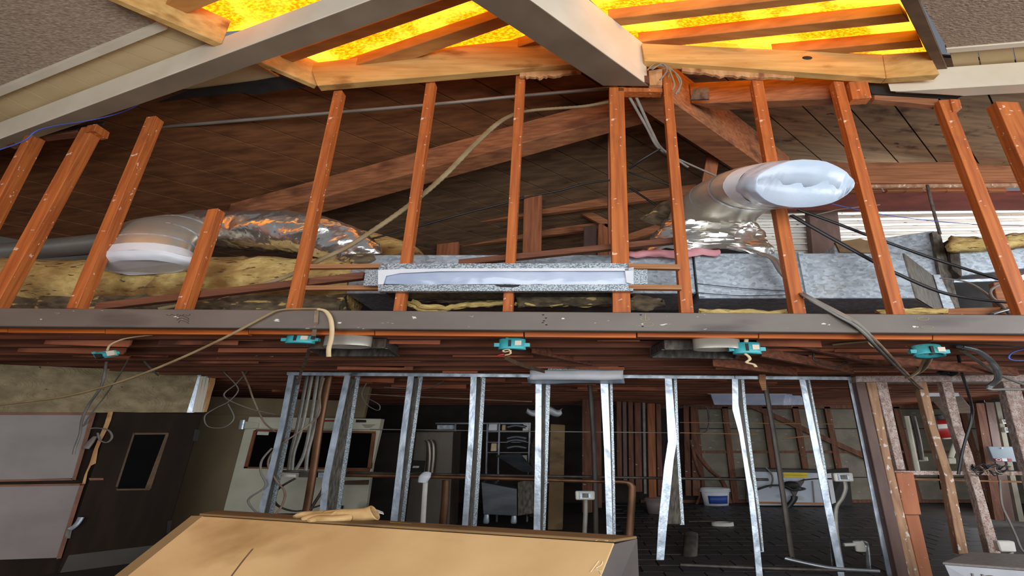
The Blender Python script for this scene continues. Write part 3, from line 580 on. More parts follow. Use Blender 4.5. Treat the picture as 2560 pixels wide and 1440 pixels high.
for q in (((945, 675), (1010, 672), (1100, 672), (1100, 678), (1000, 683), (965, 690), (958, 711), (945, 711)), ((1100, 671), (1583, 670), (1583, 677), (1100, 678)), ((1562, 672), (1584, 668), (1584, 711), (1566, 706))):
    MB().slab([onY(x, y, yF-.022) for x, y in q], (0, .004, 0)).build('tape_strip', m_tape, parent=rg)
MB().slab([onY(x, y, yF-.026) for x, y in ((1236, 712), (1300, 712), (1296, 716), (1275, 718), (1250, 717))], (0, .004, 0)).build('torn_hole', m_dark, parent=rg)
# --- right elbow with plastic filled mouth
re = thing('duct_elbow', 'large silver elbow with open mouth wrapped in white plastic at right', 'duct', tuple(onY(1775, 632, 4.25)))
rp = ppath([(1778, 600, 4.30), (1776, 566, 4.26), (1790, 530, 4.14), (1832, 494, 3.86), (1895, 470, 3.56), (1958, 462, 3.34)])
MB().tube(rp, [.235, .225, .220, .214, .208, .204], seg=36, sub=5, cap=False).build('elbow_body', m_duct, parent=re, sol=-.006)
for t in (1.15, 3.0, 3.85):
    i = int(t); f = t-i
    d = (rp[i+1]-rp[i]).normalized()*.03; c0 = rp[i].lerp(rp[i+1], f)
    # follow the swept centre line
    MB().tube([c0-d*.4, c0, c0+d*.4], .229 if t < 2 else .219, seg=36, sub=1, cap=False).build('raised_seam', m_steel, parent=re)
mo = onY(2008, 461, 3.16); ax = (mo-rp[-1]).normalized()
MB().tube([rp[4].lerp(rp[5], .45), rp[5], rp[5].lerp(mo, .15)], [.216, .215, .214], seg=36, sub=1, cap=False).jitter(.005, 12).build('tape_band', m_tape, parent=re)
b = MB().tube([rp[5].lerp(mo, .12), rp[5].lerp(mo, .5), mo, mo+ax*.01], [.213, .212, .206, .198], seg=40, sub=4, cap=False); b.jitter(.010, 9); b.jitter(.005, 22)
b.build('plastic_skirt', m_film, parent=re)
# wrinkled membrane sagging into the mouth
axr = Vector((ax.x/S, ax.y, ax.z)).normalized()
e1 = axr.cross(Vector((0, 0, 1))).normalized(); e2 = e1.cross(axr)
def memb(u, v):
    a = u*2*math.pi; r = .200*v
    x, y = math.cos(a)*r, math.sin(a)*r
    dv, _ = noise.voronoi(Vector((x*15, y*15, 4.2)))
    cr = (dv[1]-dv[0])
    low = max(0, min(1, (.03-y)/.06))                     # the lower half is crumpled up towards the mouth, the upper half hollow
    dep = -(.40*(1-low)+.05*low)*(1-v**4)+(.075*cr*low+.03*cr*(1-low)-.03)*(1-v**6)
    q = e1*x+e2*y+axr*dep
    return mo+Vector((q.x*S, q.y, q.z))
MB().grid(memb, 72, 22, smooth=False).build('plastic_membrane', m_memb, parent=re, weld=True)
b = MB().tube(ppath([(1775, 556, 4.26), (1772, 590, 4.30), (1768, 618, 4.34), (1762, 640, 4.36)]), [.24, .285, .32, .335], seg=46, sub=10)
b.jitter(.03, 6); b.jitter(.018, 15); b.jitter(.007, 34)
for i in range(len(b.sm)): b.sm[i] = (i % 3 != 0)
b.build('foil_wrap', m_foil, parent=re)
b = MB().tube(ppath([(1640, 556, 4.5), (1680, 532, 4.4), (1720, 515, 4.32)]), [.10, .12, .11], seg=22, sub=6); b.jitter(.02, 10)
b.build('frayed_sleeve', m_fibd, parent=re, label='dusty frayed duct sleeve')
one('thin_wire', ppath([(1735, 708, 4.06), (1850, 720, 4.06), (1968, 728, 4.06)]), .004, m_black, 'upper thin wire across the trunk duct face', 'wire', seg=5)
one('thin_wire', ppath([(1735, 731, 4.06), (1850, 739, 4.06), (1968, 737, 4.06)]), .004, m_black, 'lower thin wire across the trunk duct face', 'wire', seg=5)
# --- ducts at far right
rd = thing('side_duct', 'dusty sheet metal duct box behind the end of the trunk duct', 'duct', tuple(onY(2240, 770, 5.3)))
MB().slab([onY(x, y, 5.25) for x, y in ((2085, 612), (2180, 598), (2335, 577), (2352, 585), (2392, 770), (2100, 770))], (0, .35, 0)).build('duct_body', m_galv, parent=rd, bevel=.01)
MB().slab([onY(x, y, 5.20) for x, y in ((2330, 580), (2350, 578), (2400, 770), (2366, 770))], (0, .05, 0)).build('duct_flange', m_steeld, parent=rd)
b = MB().slab([onY(x, y, 5.22) for x, y in ((2088, 605), (2150, 596), (2180, 606), (2182, 632), (2100, 630))], (0, .04, 0)); b.build('paper_facing', m_cardt, parent=rd)
fr = thing('branch_duct', 'galvanized branch duct with yellow insulation on top at the right edge', 'duct', tuple(onY(2480, 705, 5.1)))
MB().slab(px3([(2398, 628, 5.1), (2620, 612, 5.1), (2620, 664, 5.1), (2404, 690, 5.1)]), (0, .5, 0)).build('duct_body', m_galv, parent=fr, bevel=.008)
MB().slab(px3([(2370, 600, 5.15), (2397, 628, 5.1), (2404, 692, 5.1), (2380, 672, 5.15)]), (0, .5, 0)).build('end_panel', m_steeld, parent=fr)
b = MB().grid(lambda u, v: onY(2375+245*u, 590+22*math.sin(u*5)*.2-8*u+38*v, 5.06-.1*math.sin(v*3)), 26, 6); b.jitter(.04, 5); b.jitter(.02, 16)
b.build('insulation_blanket', m_fib, parent=fr, sol=.06)
MB().slab(px3([(2385, 700, 5.0), (2620, 690, 5.0), (2620, 698, 5.0), (2385, 706, 5.0)]), (0, .03, 0)).build('lower_lip', m_steel, parent=fr)
beamY('attic_backing', [(2380, 706, 5.3), (2640, 700, 5.3), (2640, 800, 5.3), (2380, 800, 5.3)], .05, m_dark, 'dark boarding under the branch duct at right', 'board')
beamY('attic_post', [(2484, 706, 5.0), (2512, 704, 5.0), (2525, 770, 5.0), (2498, 772, 5.0)], .08, m_attic, 'brown stub under the branch duct at right', 'post')
beamY('attic_plate', [(2340, 772, 3.98), (2600, 764, 3.98), (2600, 800, 3.98), (2340, 800, 3.98)], .08, m_attic, 'brown plate lying behind the header at the right', 'plate')
one('duct_hanger', ppath([(2318, 462, 5.0), (2332, 520, 5.0), (2350, 585, 5.0)]), .012, m_steeld, 'thin metal hanger strap holding the side duct at right', 'strap', seg=6)
# ================================================================ ATTIC WIRES AND CONDUITS
one('gray_conduit', ppath([(250, 327, 4.25), (420, 316, 4.2), (845, 281, 4.15), (1075, 262, 4.1), (1300, 240, 4.1), (1545, 219, 4.05)]), .020, m_conduit, 'straight gray conduit running high behind the left studs', 'conduit')
b = MB().tube(ppath([(1522, 255, 3.98), (1460, 266, 3.98), (1380, 272, 3.98), (1325, 277, 3.98), (1285, 286, 3.98), (1240, 312, 3.98), (1180, 368, 3.97), (1110, 440, 3.96), (1040, 500, 3.95), (960, 558, 3.94), (870, 616, 3.92), (800, 650, 3.90), (720, 690, 3.90), (640, 716, 3.90), (560, 738, 3.92), (440, 764, 3.94), (400, 772, 3.95)]), .0185, seg=10, sub=14)
for i in range(0, len(b.v), 10):
    if (i//10) % 2:
        c = sum((b.v[i+k] for k in range(10)), Vector())/10 if i+10 <= len(b.v) else None
        if c is not None:
            for k in range(10): b.v[i+k] = c+(b.v[i+k]-c)*.86
b.build('flex_conduit', m_flex, label='tan ribbed flexible conduit swooping down across the upper wall', cat='conduit')
one('black_cable', ppath([(1995, 524, 3.95), (2090, 558, 3.95), (2177, 591, 3.95), (2338, 648, 3.95), (2510, 702, 3.95), (2580, 722, 3.95)]), .013, m_black, 'upper black cable running down to the right past the trunk duct', 'cable')
one('black_cable', ppath([(1978, 538, 3.92), (2080, 596, 3.92), (2197, 661, 3.92), (2244, 685, 3.92), (2348, 729, 3.92), (2440, 748, 3.92), (2545, 758, 3.92)]), .014, m_black, 'lower black cable running down to the right across the trunk duct end', 'cable')
one('blue_wire', ppath([(2080, 510, 3.97), (2200, 535, 3.97), (2330, 552, 3.97), (2460, 562, 3.97), (2590, 565, 3.97)]), .004, m_blue, 'thin blue wire across the white siding', 'wire', seg=5)
one('gray_wire', ppath([(2020, 542, 4.0), (2070, 530, 4.0), (2110, 522, 4.0), (2200, 512, 4.0)]), .005, m_conduit, 'thin pale wire beside the plastic covered elbow', 'wire', seg=5)
one('gray_wire', ppath([(2350, 695, 4.6), (2420, 706, 4.5), (2470, 738, 4.3), (2500, 770, 4.0)]), .009, m_cableg, 'gray wire curving from the side duct to the header', 'wire', seg=6)
one('gray_wire', ppath([(2512, 706, 4.4), (2480, 722, 4.3), (2478, 740, 4.2), (2505, 765, 4.0), (2525, 786, 3.9)]), .010, m_cableg, 'gray looped wire beside the long leaning stud', 'wire', seg=6)
one('armored_cable', ppath([(2480, 785, 3.9), (2530, 772, 3.92), (2600, 758, 3.95)]), .014, m_bx, 'armored cable end lying on the header at the right edge', 'cable')
one('ridge_conduit', ppath([(1556, 212, 3.78), (1572, 240, 3.8), (1596, 282, 3.85), (1619, 322, 3.9), (1648, 372, 3.95), (1700, 400, 4.1), (1790, 440, 4.3)]), .009, m_cableg, 'left gray cable dropping from the ridge beam end', 'cable')
one('ridge_conduit', ppath([(1576, 212, 3.78), (1590, 242, 3.8), (1608, 282, 3.85), (1630, 330, 3.9), (1655, 372, 3.95), (1720, 418, 4.1)]), .009, m_cableg, 'right gray cable dropping from the ridge beam end', 'cable')
one('black_wire', ppath([(1650, 372, 3.95), (1610, 396, 4.0), (1572, 422, 4.1)]), .010, m_black, 'short black wire branching left from the ridge cables', 'wire', seg=6)
one('black_wire', ppath([(1572, 430, 4.3), (1600, 440, 4.3), (1640, 452, 4.3), (1700, 470, 4.3)]), .007, m_black, 'thin black wire behind the stud right of the ridge', 'wire', seg=6)
one('black_wire', ppath([(1575, 470, 5.2), (1650, 520, 5.2), (1700, 560, 5.2)]), .010, m_black, 'black wire slanting down behind the right foil wrap', 'wire', seg=6)
one('black_cable', ppath([(1530, 450, 4.4), (1460, 460, 4.4), (1397, 477, 4.4), (1330, 490, 4.4), (1240, 514, 4.4), (1149, 537, 4.4), (1040, 568, 4.4), (920, 599, 4.4), (850, 612, 4.4)]), .010, m_black, 'long black cable sagging behind the middle studs', 'cable', seg=6)
one('black_cable', ppath([(1530, 333, 5.2), (1400, 372, 5.4), (1280, 402, 5.5), (1100, 452, 5.7), (960, 490, 5.9), (800, 532, 6.1)]), .010, m_black, 'black cable following the long bare rafter', 'cable', seg=6)
one('blue_wire', ppath([(-40, 386, 3.6), (0, 374, 3.6), (60, 352, 3.6), (90, 328, 3.6), (140, 314, 3.6), (230, 300, 3.6), (300, 282, 3.6), (345, 262, 3.6)]), .005, m_blue, 'thin blue wire under the left white beam', 'wire', seg=5)
fw = thing('frayed_wires', 'tangle of frayed old wires at the low end of the ridge beam', 'wires', tuple(onY(1660, 215, 3.6)))
for i, q in enumerate(([(1618, 176), (1640, 158), (1672, 168), (1690, 186), (1700, 212), (1694, 232)], [(1624, 172), (1652, 164), (1684, 178), (1703, 205), (1688, 236)], [(1622, 180), (1660, 172), (1676, 176), (1670, 194)], [(1630, 174), (1655, 160), (1668, 172), (1662, 186), (1650, 200)], [(1672, 172), (1682, 196), (1686, 214), (1680, 226)])):
    MB().tube(ppath([(x, y, 3.60-.004*i) for x, y in q]), .0055, seg=5).build('wire', m_cableg if i % 2 else m_flex, parent=fw)
# ================================================================ KITCHEN SHELL
m_darkw = mat('unlit_dark_wall', (44, 38, 33), (60, 52, 45), (2, 3, 3), rough=.9)  # dark colour stands in for the unlit part of the kitchen
MB().box(-14, 1.75, 12.7, 12.8, -.01, 2.74).build('wall_back', m_darkw, kind='structure')
MB().box(-14, -13.9, -3, 12.7, -.01, 2.74).build('wall_left', m_darkw, kind='structure')
MB().box(12.0, 12.1, 4, 12.7, -.01, 2.74).build('wall_right', m_bwall, kind='structure')
wb = MB().box(1.75, 12.0, 12.72, 12.8, -.01, 2.74).build('wall_back', m_darkw, kind='structure')
def bx(px): return onY(px, 1130, 12.7).x
# plaster boards between the studs of the back wall
edges = [1745, 1822, 1925, 2003, 2085, 2180, 2262, 2345, 2430, 2520, 2610, 2700, 2790]
zs = [0, .62, 1.27, 1.9, 2.45]
for a, b_ in zip(edges, edges[1:]):
    for z0, z1 in zip(zs, zs[1:]):
        MB().box(bx(a)+.03, bx(b_)-.03, 12.69, 12.72, z0+.012, z1-.012).build('wall_panel', m_bwall, parent=wb)
for e in edges:
    MB().box(bx(e)-.085, bx(e)+.085, 12.60, 12.69, 0, 2.5).build('wall_stud', m_bstud, parent=wb)
for a, b_ in zip(edges, edges[1:]):
    MB().box(bx(a)+.085, bx(b_)-.085, 12.62, 12.69, 1.25, 1.31).build('fire_block', m_bstud, parent=wb)
MB().box(1.75, 12.0, 12.6, 12.69, 2.45, 2.56).build('top_plate', m_bstud, parent=wb)
MB().box(1.75, 12.0, 12.62, 12.69, 0, .07).build('sole_plate', m_bstud, parent=wb)
p0, p1 = onY(1868, 1010, 12.62), onY(2260, 1185, 12.62)
MB().bar(p0, p1, (0, .03, 0), (0, 0, .075)).build('let_in_brace', m_bstud, parent=wb)
# ---- dining side wall at left: plaster band, laminate panels, door
wl = MB().slab([onW(-420, 905), onW(0, 911), onW(250, 921), onW(497, 936), onW(478, 1031), onW(0, 1032), onW(-420, 1032)], -WLN.normalized()*.06).build('wall_left', m_plaster, kind='structure')
MB().slab([onW(-420, 1031, -.05), onW(505, 1031, -.05), onW(330, 1600, -.05), onW(-600, 1600, -.05)], -WLN.normalized()*.05).build('wall_base', m_door, parent=wl)
NW = WLN.normalized()
def wslab(px, off, d): return MB().slab([onW(x, y, off) for x, y in px], NW*d)
t = thing('wall_cabinet_panel', 'upper gray laminate panel with wood edging on the left wall', 'panel', tuple(onW(100, 1200, .02)))
wslab([(-300, 1037), (228, 1037), (186, 1195), (-300, 1206)], -.02, .04).build('laminate_face', m_gpanel, parent=t)
wslab([(228, 1033), (240, 1033), (190, 1200), (181, 1198)], -.02, .05).build('edge_strip', m_edge, parent=t)
wslab([(-300, 1031), (240, 1031), (236, 1038), (-300, 1037)], -.02, .05).build('edge_strip', m_edge, parent=t)
wslab([(-300, 1203), (178, 1196), (184, 1200), (-300, 1210)], -.02, .05).build('edge_strip', m_edge, parent=t)
t = thing('wall_cabinet_panel', 'lower gray laminate panel with wood edging on the left wall', 'panel', tuple(onW(90, 1400, .02)))
wslab([(-300, 1219), (203, 1212), (145, 1393), (-300, 1408)], -.02, .04).build('laminate_face', m_gpanel, parent=t)
wslab([(201, 1209), (212, 1209), (154, 1394), (142, 1396)], -.02, .05).build('edge_strip', m_edge, parent=t)
wslab([(-300, 1215), (213, 1208), (211, 1213), (-300, 1220)], -.02, .05).build('edge_strip', m_edge, parent=t)
dr = thing('door_1', 'dark wooden flush door with a narrow window at left', 'door', tuple(onW(290, 1420, 0)))
wslab([(282, 1030), (505, 1035), (413, 1352), (357, 1414), (143, 1432)], -.03, .05).build('door_leaf', m_door, parent=dr, bevel=.006)
for q in (((333, 1082), (422, 1082), (420, 1086), (336, 1087)), ((333, 1082), (338, 1082), (294, 1218), (289, 1216)), ((414, 1086), (422, 1085), (377, 1222), (362, 1222)), ((290, 1222), (375, 1221), (374, 1225), (292, 1226))):
    wslab(q, .02, .012).build('window_bead', m_trimd, parent=dr, label='brown window bead')
wslab([(337, 1086), (415, 1086), (366, 1222), (294, 1222)], .015, .008).build('window_pane', m_glass, parent=dr)
wslab([(172, 1388), (392, 1362), (372, 1402), (150, 1432)], .02, .006).build('kick_plate', mat('tarnished_kick_plate', (50, 43, 32), (62, 54, 40), rough=.5), parent=dr)
wslab([(487, 1073), (500, 1075), (494, 1102), (481, 1102)], .02, .02).build('hinge', m_dark, parent=dr)
wslab([(419, 1302), (430, 1300), (424, 1333), (416, 1333)], .02, .02).build('hinge', m_dark, parent=dr)
MB().tube([onW(203, 1293, .10), onW(196, 1305, .10), onW(186, 1316, .09), onW(176, 1322, .06)], [.02, .018, .018, .022], seg=8).build('lever_handle', m_steel, parent=dr)
wslab([(168, 1318), (182, 1318), (176, 1345), (162, 1345)], .02, .03).build('lock_plate', m_steeld, parent=dr)
wslab([(222, 1195), (258, 1195), (259, 1200), (224, 1201)], .02, .006).build('patch', m_edge, parent=dr)
b = wslab([(271, 1029), (283, 1030), (278, 1050), (268, 1075), (255, 1100), (246, 1122), (243, 1140), (240, 1158), (228, 1164), (220, 1180), (214, 1209), (206, 1209), (212, 1188), (224, 1160), (228, 1148), (234, 1128), (245, 1100), (262, 1060)], .0, .05)
b.build('splintered_jamb', m_splint, label='splintered raw wood strip along the edge of the dark door', cat='board')
t = thing('corner_bead', 'white corner trim with a broken wood edge at the end of the plaster band', 'trim', tuple(onW(490, 1030, .03)))
wslab([(494, 942), (508, 941), (483, 1032), (466, 1032)], .0, .05).build('metal_bead', m_steel, parent=t)
for k in range(3): wslab([(500+k*8, 942), (507+k*8, 941), (490+k*9, 1031), (480+k*9, 1031)], .02, .05).build('white_strip', m_cream, parent=t)
wslab([(525, 940), (539, 940), (536, 960), (528, 985), (522, 1010), (516, 1030), (504, 1031), (510, 1005), (517, 975)], .02, .05).build('broken_edge', m_splint, parent=t)
wslab([(487, 912), (496, 910), (503, 940), (494, 943)], .03, .03).build('strap_hanger', m_steel, label='bent metal strap above the white corner trim', cat='bracket')
# ---- plywood wall and walk-in cooler
MB().slab([onY(x, y, 8.2) for x, y in ((330, 992), (535, 992), (905, 1003), (840, 1560), (200, 1560))], (0, .1, 0)).build('wall_plywood', m_tanw, kind='structure')
MB().slab([onY(x, y, 8.15) for x, y in ((505, 1031), (730, 1033), (728, 1038), (505, 1036))], (0, .04, 0)).build('trim_2', m_tanw, kind='structure')
beamY('white_post', [(894, 962, 8.1), (925, 966, 8.1), (908, 1045, 8.1), (885, 1045, 8.1)], .1, m_tanw, 'pale board standing above the cooler door', 'board')
ck = thing('cooler_door', 'white walk in cooler door with a wide dark window behind the steel studs', 'door', tuple(onY(740, 1290, 7.8)))
Yc = 7.75
quadY([(612, 1070), (950, 1075), (930, 1160), (912, 1290), (840, 1430), (500, 1430), (556, 1285)], Yc, .1).build('door_leaf', m_cool, parent=ck, bevel=.006)
quadY([(622, 1042), (952, 1047), (947, 1074), (614, 1071)], Yc-.06, .16).build('header_panel', m_cool, parent=ck, bevel=.006)
quadY([(640, 1073), (938, 1078), (936, 1083), (636, 1078)], Yc-.04, .06).build('window_frame', m_edge, parent=ck)
quadY([(634, 1076), (641, 1076), (618, 1170), (609, 1170)], Yc-.04, .06).build('window_frame', m_edge, parent=ck)
quadY([(930, 1082), (938, 1082), (926, 1172), (918, 1171)], Yc-.04, .06).build('window_frame', m_edge, parent=ck)
quadY([(610, 1167), (924, 1170), (923, 1175), (609, 1171)], Yc-.04, .06).build('window_frame', m_edge, parent=ck)
quadY([(640, 1079), (931, 1083), (919, 1170), (617, 1167)], Yc-.02, .03).build('window_pane', m_glass, parent=ck)
quadY([(644, 1079), (672, 1080), (670, 1088), (642, 1087)], Yc-.03, .01).build('sticker', m_white, parent=ck, label='white sticker')
quadY([(890, 1049), (915, 1050), (915, 1056), (889, 1056)], Yc-.07, .01).build('name_plate', m_dark, parent=ck)
quadY([(805, 1050), (836, 1050), (835, 1054), (804, 1054)], Yc-.07, .01).build('red_label', m_red, parent=ck, label='small red and white label')
for k in range(4): quadY([(905+k*2, 1061+k*2.2), (938-k*4, 1062+k*2.2), (938-k*4, 1063+k*2.2), (905+k*2, 1062+k*2.2)], Yc-.07, .008).build('print_line', m_trimd, parent=ck)
quadY([(600, 1052), (646, 1058), (644, 1070), (597, 1072)], Yc-.10, .05).build('hinge_arm', m_cool, parent=ck)
MB().tube([onY(607, 1050, Yc-.12), onY(602, 1073, Yc-.12)], .022, seg=10).build('hinge_barrel', m_steel, parent=ck)
quadY([(862, 1171), (925, 1172), (922, 1180), (862, 1180)], Yc-.03, .03).build('worn_edge', m_edge, parent=ck)
quadY([(858, 1202), (922, 1200), (920, 1212), (858, 1212)], Yc-.03, .02).build('stain_strip', m_trimd, parent=ck)
quadY([(556, 1284), (914, 1284), (900, 1310), (545, 1310)], Yc-.02, .04).build('base_rail', m_dark, parent=ck)
MB().tube([onY(855, 1264, Yc-.06), onY(852, 1284, Yc-.06)], .012, seg=8).build('foot_pull', m_dark, parent=ck)
# ---- dark appliances behind the studs
def boxY(name, q, Y, d, m, parent, bevel=.008, label=None): return quadY(q, Y, d).build(name, m, parent=parent, bevel=bevel, label=label)
MB().slab([onY(x, y, 9.6) for x, y in ((925, 1082), (1040, 1082), (1020, 1360), (890, 1360))], (0, .1, 0)).build('dark_gap_panel', m_darkw, label='added dark panel in the unlit gap left of the gray refrigerator', cat='panel')  # added panel, coloured dark for the unlit space
fg = thing('refrigerator', 'gray two door refrigerator with curved handles behind the studs', 'refrigerator', tuple(onY(1070, 1330, 9.3)))
boxY('cabinet', [(1040, 1079), (1134, 1078), (1122, 1368), (1004, 1368)], 9.2, .6, m_fridge, fg)
boxY('freezer_door', [(1041, 1081), (1071, 1081), (1048, 1366), (1006, 1366)], 9.15, .05, m_fridge, fg)
boxY('fresh_food_door', [(1074, 1081), (1133, 1080), (1121, 1366), (1051, 1366)], 9.15, .05, m_fridge, fg)
for q in ([(1066, 1100), (1071, 1108), (1073, 1140), (1070, 1180)], [(1077, 1100), (1082, 1112), (1082, 1145), (1078, 1182)]):
    MB().tube(ppath([(x, y, 9.05) for x, y in q]), .022, seg=8).build('handle', m_fridge, parent=[o for o in fg.children if o.name.startswith('freezer_door' if q[0][0] < 1070 else 'fresh_food')][0])
fzd = [o for o in fg.children if o.name.startswith('freezer_door')][0]
boxY('ice_dispenser', [(1031, 1151), (1063, 1152), (1058, 1180), (1026, 1180)], 9.13, .03, m_dark, fzd)
boxY('dispenser_tray', [(1032, 1165), (1048, 1165), (1046, 1170), (1030, 1170)], 9.10, .03, m_white, fzd)
sh = thing('shelving_rack', 'metal shelving rack loaded with odds and ends in the dark middle', 'shelf', tuple(onY(1210, 1300, 9.9)))
boxY('top_shelf', [(1088, 1056), (1326, 1056), (1326, 1061), (1088, 1061)], 9.9, .6, m_sst, sh)
for z in (1078, 1104, 1130): boxY('shelf', [(1218, z), (1322, z), (1322, z+3), (1218, z+3)], 9.9, .5, m_sst, sh)
for x in (1136, 1216, 1246, 1322): boxY('upright', [(x, 1056), (x+5, 1056), (x-3, 1335), (x-8, 1335)], 9.88, .05, m_sst, sh)
for q, m, lab in (([(1092, 1062), (1134, 1062), (1133, 1074), (1092, 1074)], m_galv, 'flat steel tray on the left of the shelving rack'),
                  ([(1222, 1060), (1243, 1060), (1242, 1076), (1220, 1076)], m_tape, 'pale box on the upper shelf of the rack'),
                  ([(1255, 1062), (1264, 1062), (1263, 1076), (1254, 1076)], m_card, 'small tan carton on the upper shelf of the rack'),
                  ([(1308, 1060), (1322, 1060), (1321, 1077), (1306, 1077)], m_white, 'white carton at the right end of the upper rack shelf'),
                  ([(1228, 1108), (1241, 1108), (1240, 1128), (1226, 1128)], m_cable, 'tan bottle shaped carton on the middle rack shelf'),
                  ([(1284, 1145), (1302, 1144), (1301, 1168), (1283, 1168)], m_tape, 'white paper block beside the slanted steel lid'),
                  ([(1302, 1138), (1317, 1138), (1317, 1172), (1301, 1174)], m_cool, 'tall white carton at the lower end of the slanted lid')):
    quadY(q, 9.8, .15).build('carton', m, label=lab, cat='box', bevel=.01)
for i, z in enumerate((1068, 1096, 1104, 1120)):
    one('pan', ppath([(1268, z, 9.8), (1290, z-4, 9.8), (1316, z, 9.8)]), .03, m_sst, ['shallow pan on the upper rack shelf', 'curved pan above the middle rack shelf', 'curved pan on the middle rack shelf', 'curved pan under the middle rack shelf'][i], 'pan', seg=8)
rg2 = thing('steel_bin', 'dark stainless bin with slanted lid and short legs behind the studs', 'bin', tuple(onY(1275, 1300, 9.0)))
boxY('bin_body', [(1203, 1205), (1292, 1222), (1292, 1290), (1208, 1286)], 8.9, .6, m_sst, rg2)
MB().slab(px3([(1240, 1140, 9.3), (1300, 1136, 9.5), (1336, 1180, 9.1), (1306, 1180, 8.95)]), (0, .05, .02)).build('slanted_lid', m_sst, parent=rg2)
boxY('side_panel', [(1294, 1205), (1334, 1196), (1334, 1284), (1294, 1290)], 8.92, .3, m_steeld, rg2)
for x in (1284, 1215): MB().lathe(onY(x, 1309, 9.0), [(.0, 0), (.022, 0), (.028, .03), (.022, .16)], seg=10).build('leg', m_steel, parent=rg2)
bag = MB().grid(lambda u, v: onY(1318+92*u, 1018+6*math.sin(u*9)+(14+9*math.sin(u*3.1))*v, 9.2-.2*math.sin(v*3.1)), 18, 6); bag.jitter(.05, 4)
bag.build('plastic_sheet', m_tape, label='crumpled white plastic sheet draped high in the dark middle', cat='sheet', sol=.01)
boxY2 = thing('water_heater', 'dark cylinder tank under the crumpled white sheet', 'tank', tuple(onY(1365, 1260, 9.5)))
MB().lathe(onY(1362, 1290, 9.5), [(0, 0), (.16, 0), (.16, 1.35), (.12, 1.5), (0, 1.52)], seg=20).build('tank_body', m_steeld, parent=boxY2)
MB().lathe(onY(1362, 1288, 9.5)+Vector((0, 0, .6)), [(.165, 0), (.165, .03)], seg=20).build('tank_band', m_steel, parent=boxY2)
quadY([(1376, 1060), (1412, 1062), (1406, 1325), (1369, 1325)], 8.9, .3).build('carton', m_cardt, label='tall brown carton behind the fifth pair of steel studs', cat='box', bevel=.01)
# wood posts deep in the kitchen
for i, (xa, xb, ya, yb, m, lab) in enumerate((
    (1455, 1480, 993, 1282, m_bstud, 'thick nailed post left of the sixth steel stud'), (1484, 1503, 1000, 1270, m_bstud, 'post just behind the thin iron pipe'),
    (1541, 1553, 1003, 1195, m_bstud, 'narrow post right of the sixth steel stud'), (1556, 1566, 1004, 1205, m_oldd, 'dark narrow post in the middle bundle'),
    (1570, 1582, 1004, 1215, m_bstud, 'post above the copper pipe bend'), (1586, 1602, 1006, 1230, m_bstud, 'wide post right of the copper pipe bend'),
    (1606, 1613, 1006, 1235, m_cableg, 'pale thin post in the middle bundle'), (1618, 1637, 1008, 1245, m_atticv, 'light brown post left of the kinked stud'),
    (1640, 1652, 1009, 1240, m_bstud, 'brown post touching the kinked stud'), (1708, 1722, 1012, 1240, m_bstud, 'post left of the back wall corner'), (1726, 1744, 1014, 1240, m_bstud, 'corner post of the pale back wall'))):
    k = (yb-ya)*.03
    quadY([(xa, ya), (xb, ya), (xb+k*((xb-1440)/300), yb), (xa+k*((xa-1440)/300), yb)], 10.8 if i < 9 else 12.2, .12).build('kitchen_post', m, label=lab, cat='post', bevel=.01, group='wood posts deep in the kitchen')
# ================================================================ STEEL STUD WALL
YS = 6.15
tr = thing('steel_track', 'bright steel top track of the stud wall', 'track', tuple(onY(1430, 945, YS)))
for i, (x0, x1) in enumerate(((717, 1325), (1550, 1836), (1838, 2143))):
    f = lambda x: 930.5+(x-717)*.0085
    quadY([(x0, f(x0)), (x1, f(x1)), (x1, f(x1)+7.5), (x0, f(x0)+7.5)], YS-.02, .02).build('track_flange', m_steel, parent=tr)
    a, b_ = onY(x0, f(x0), YS), onY(x1, f(x1), YS)
    MB().slab([a, b_, b_+Vector((0, .30, 0)), a+Vector((0, .30, 0))], (0, 0, .01)).build('track_web', m_steeld, parent=tr)
names = ['first', 'second', 'third', 'fourth', 'fifth', 'sixth', 'seventh', 'eighth', 'ninth', 'tenth']
extra = ['left of the copper pipe', 'right of the copper pipe', 'in front of the refrigerator', 'in front of the shelving rack', 'under the left end of the taped box',
         'under the right end of the taped box', 'bent and kinked in the middle', 'dented near its top beside the iron pipe', 'in front of the freezer with the yellow label', 'nailed against the brown post']
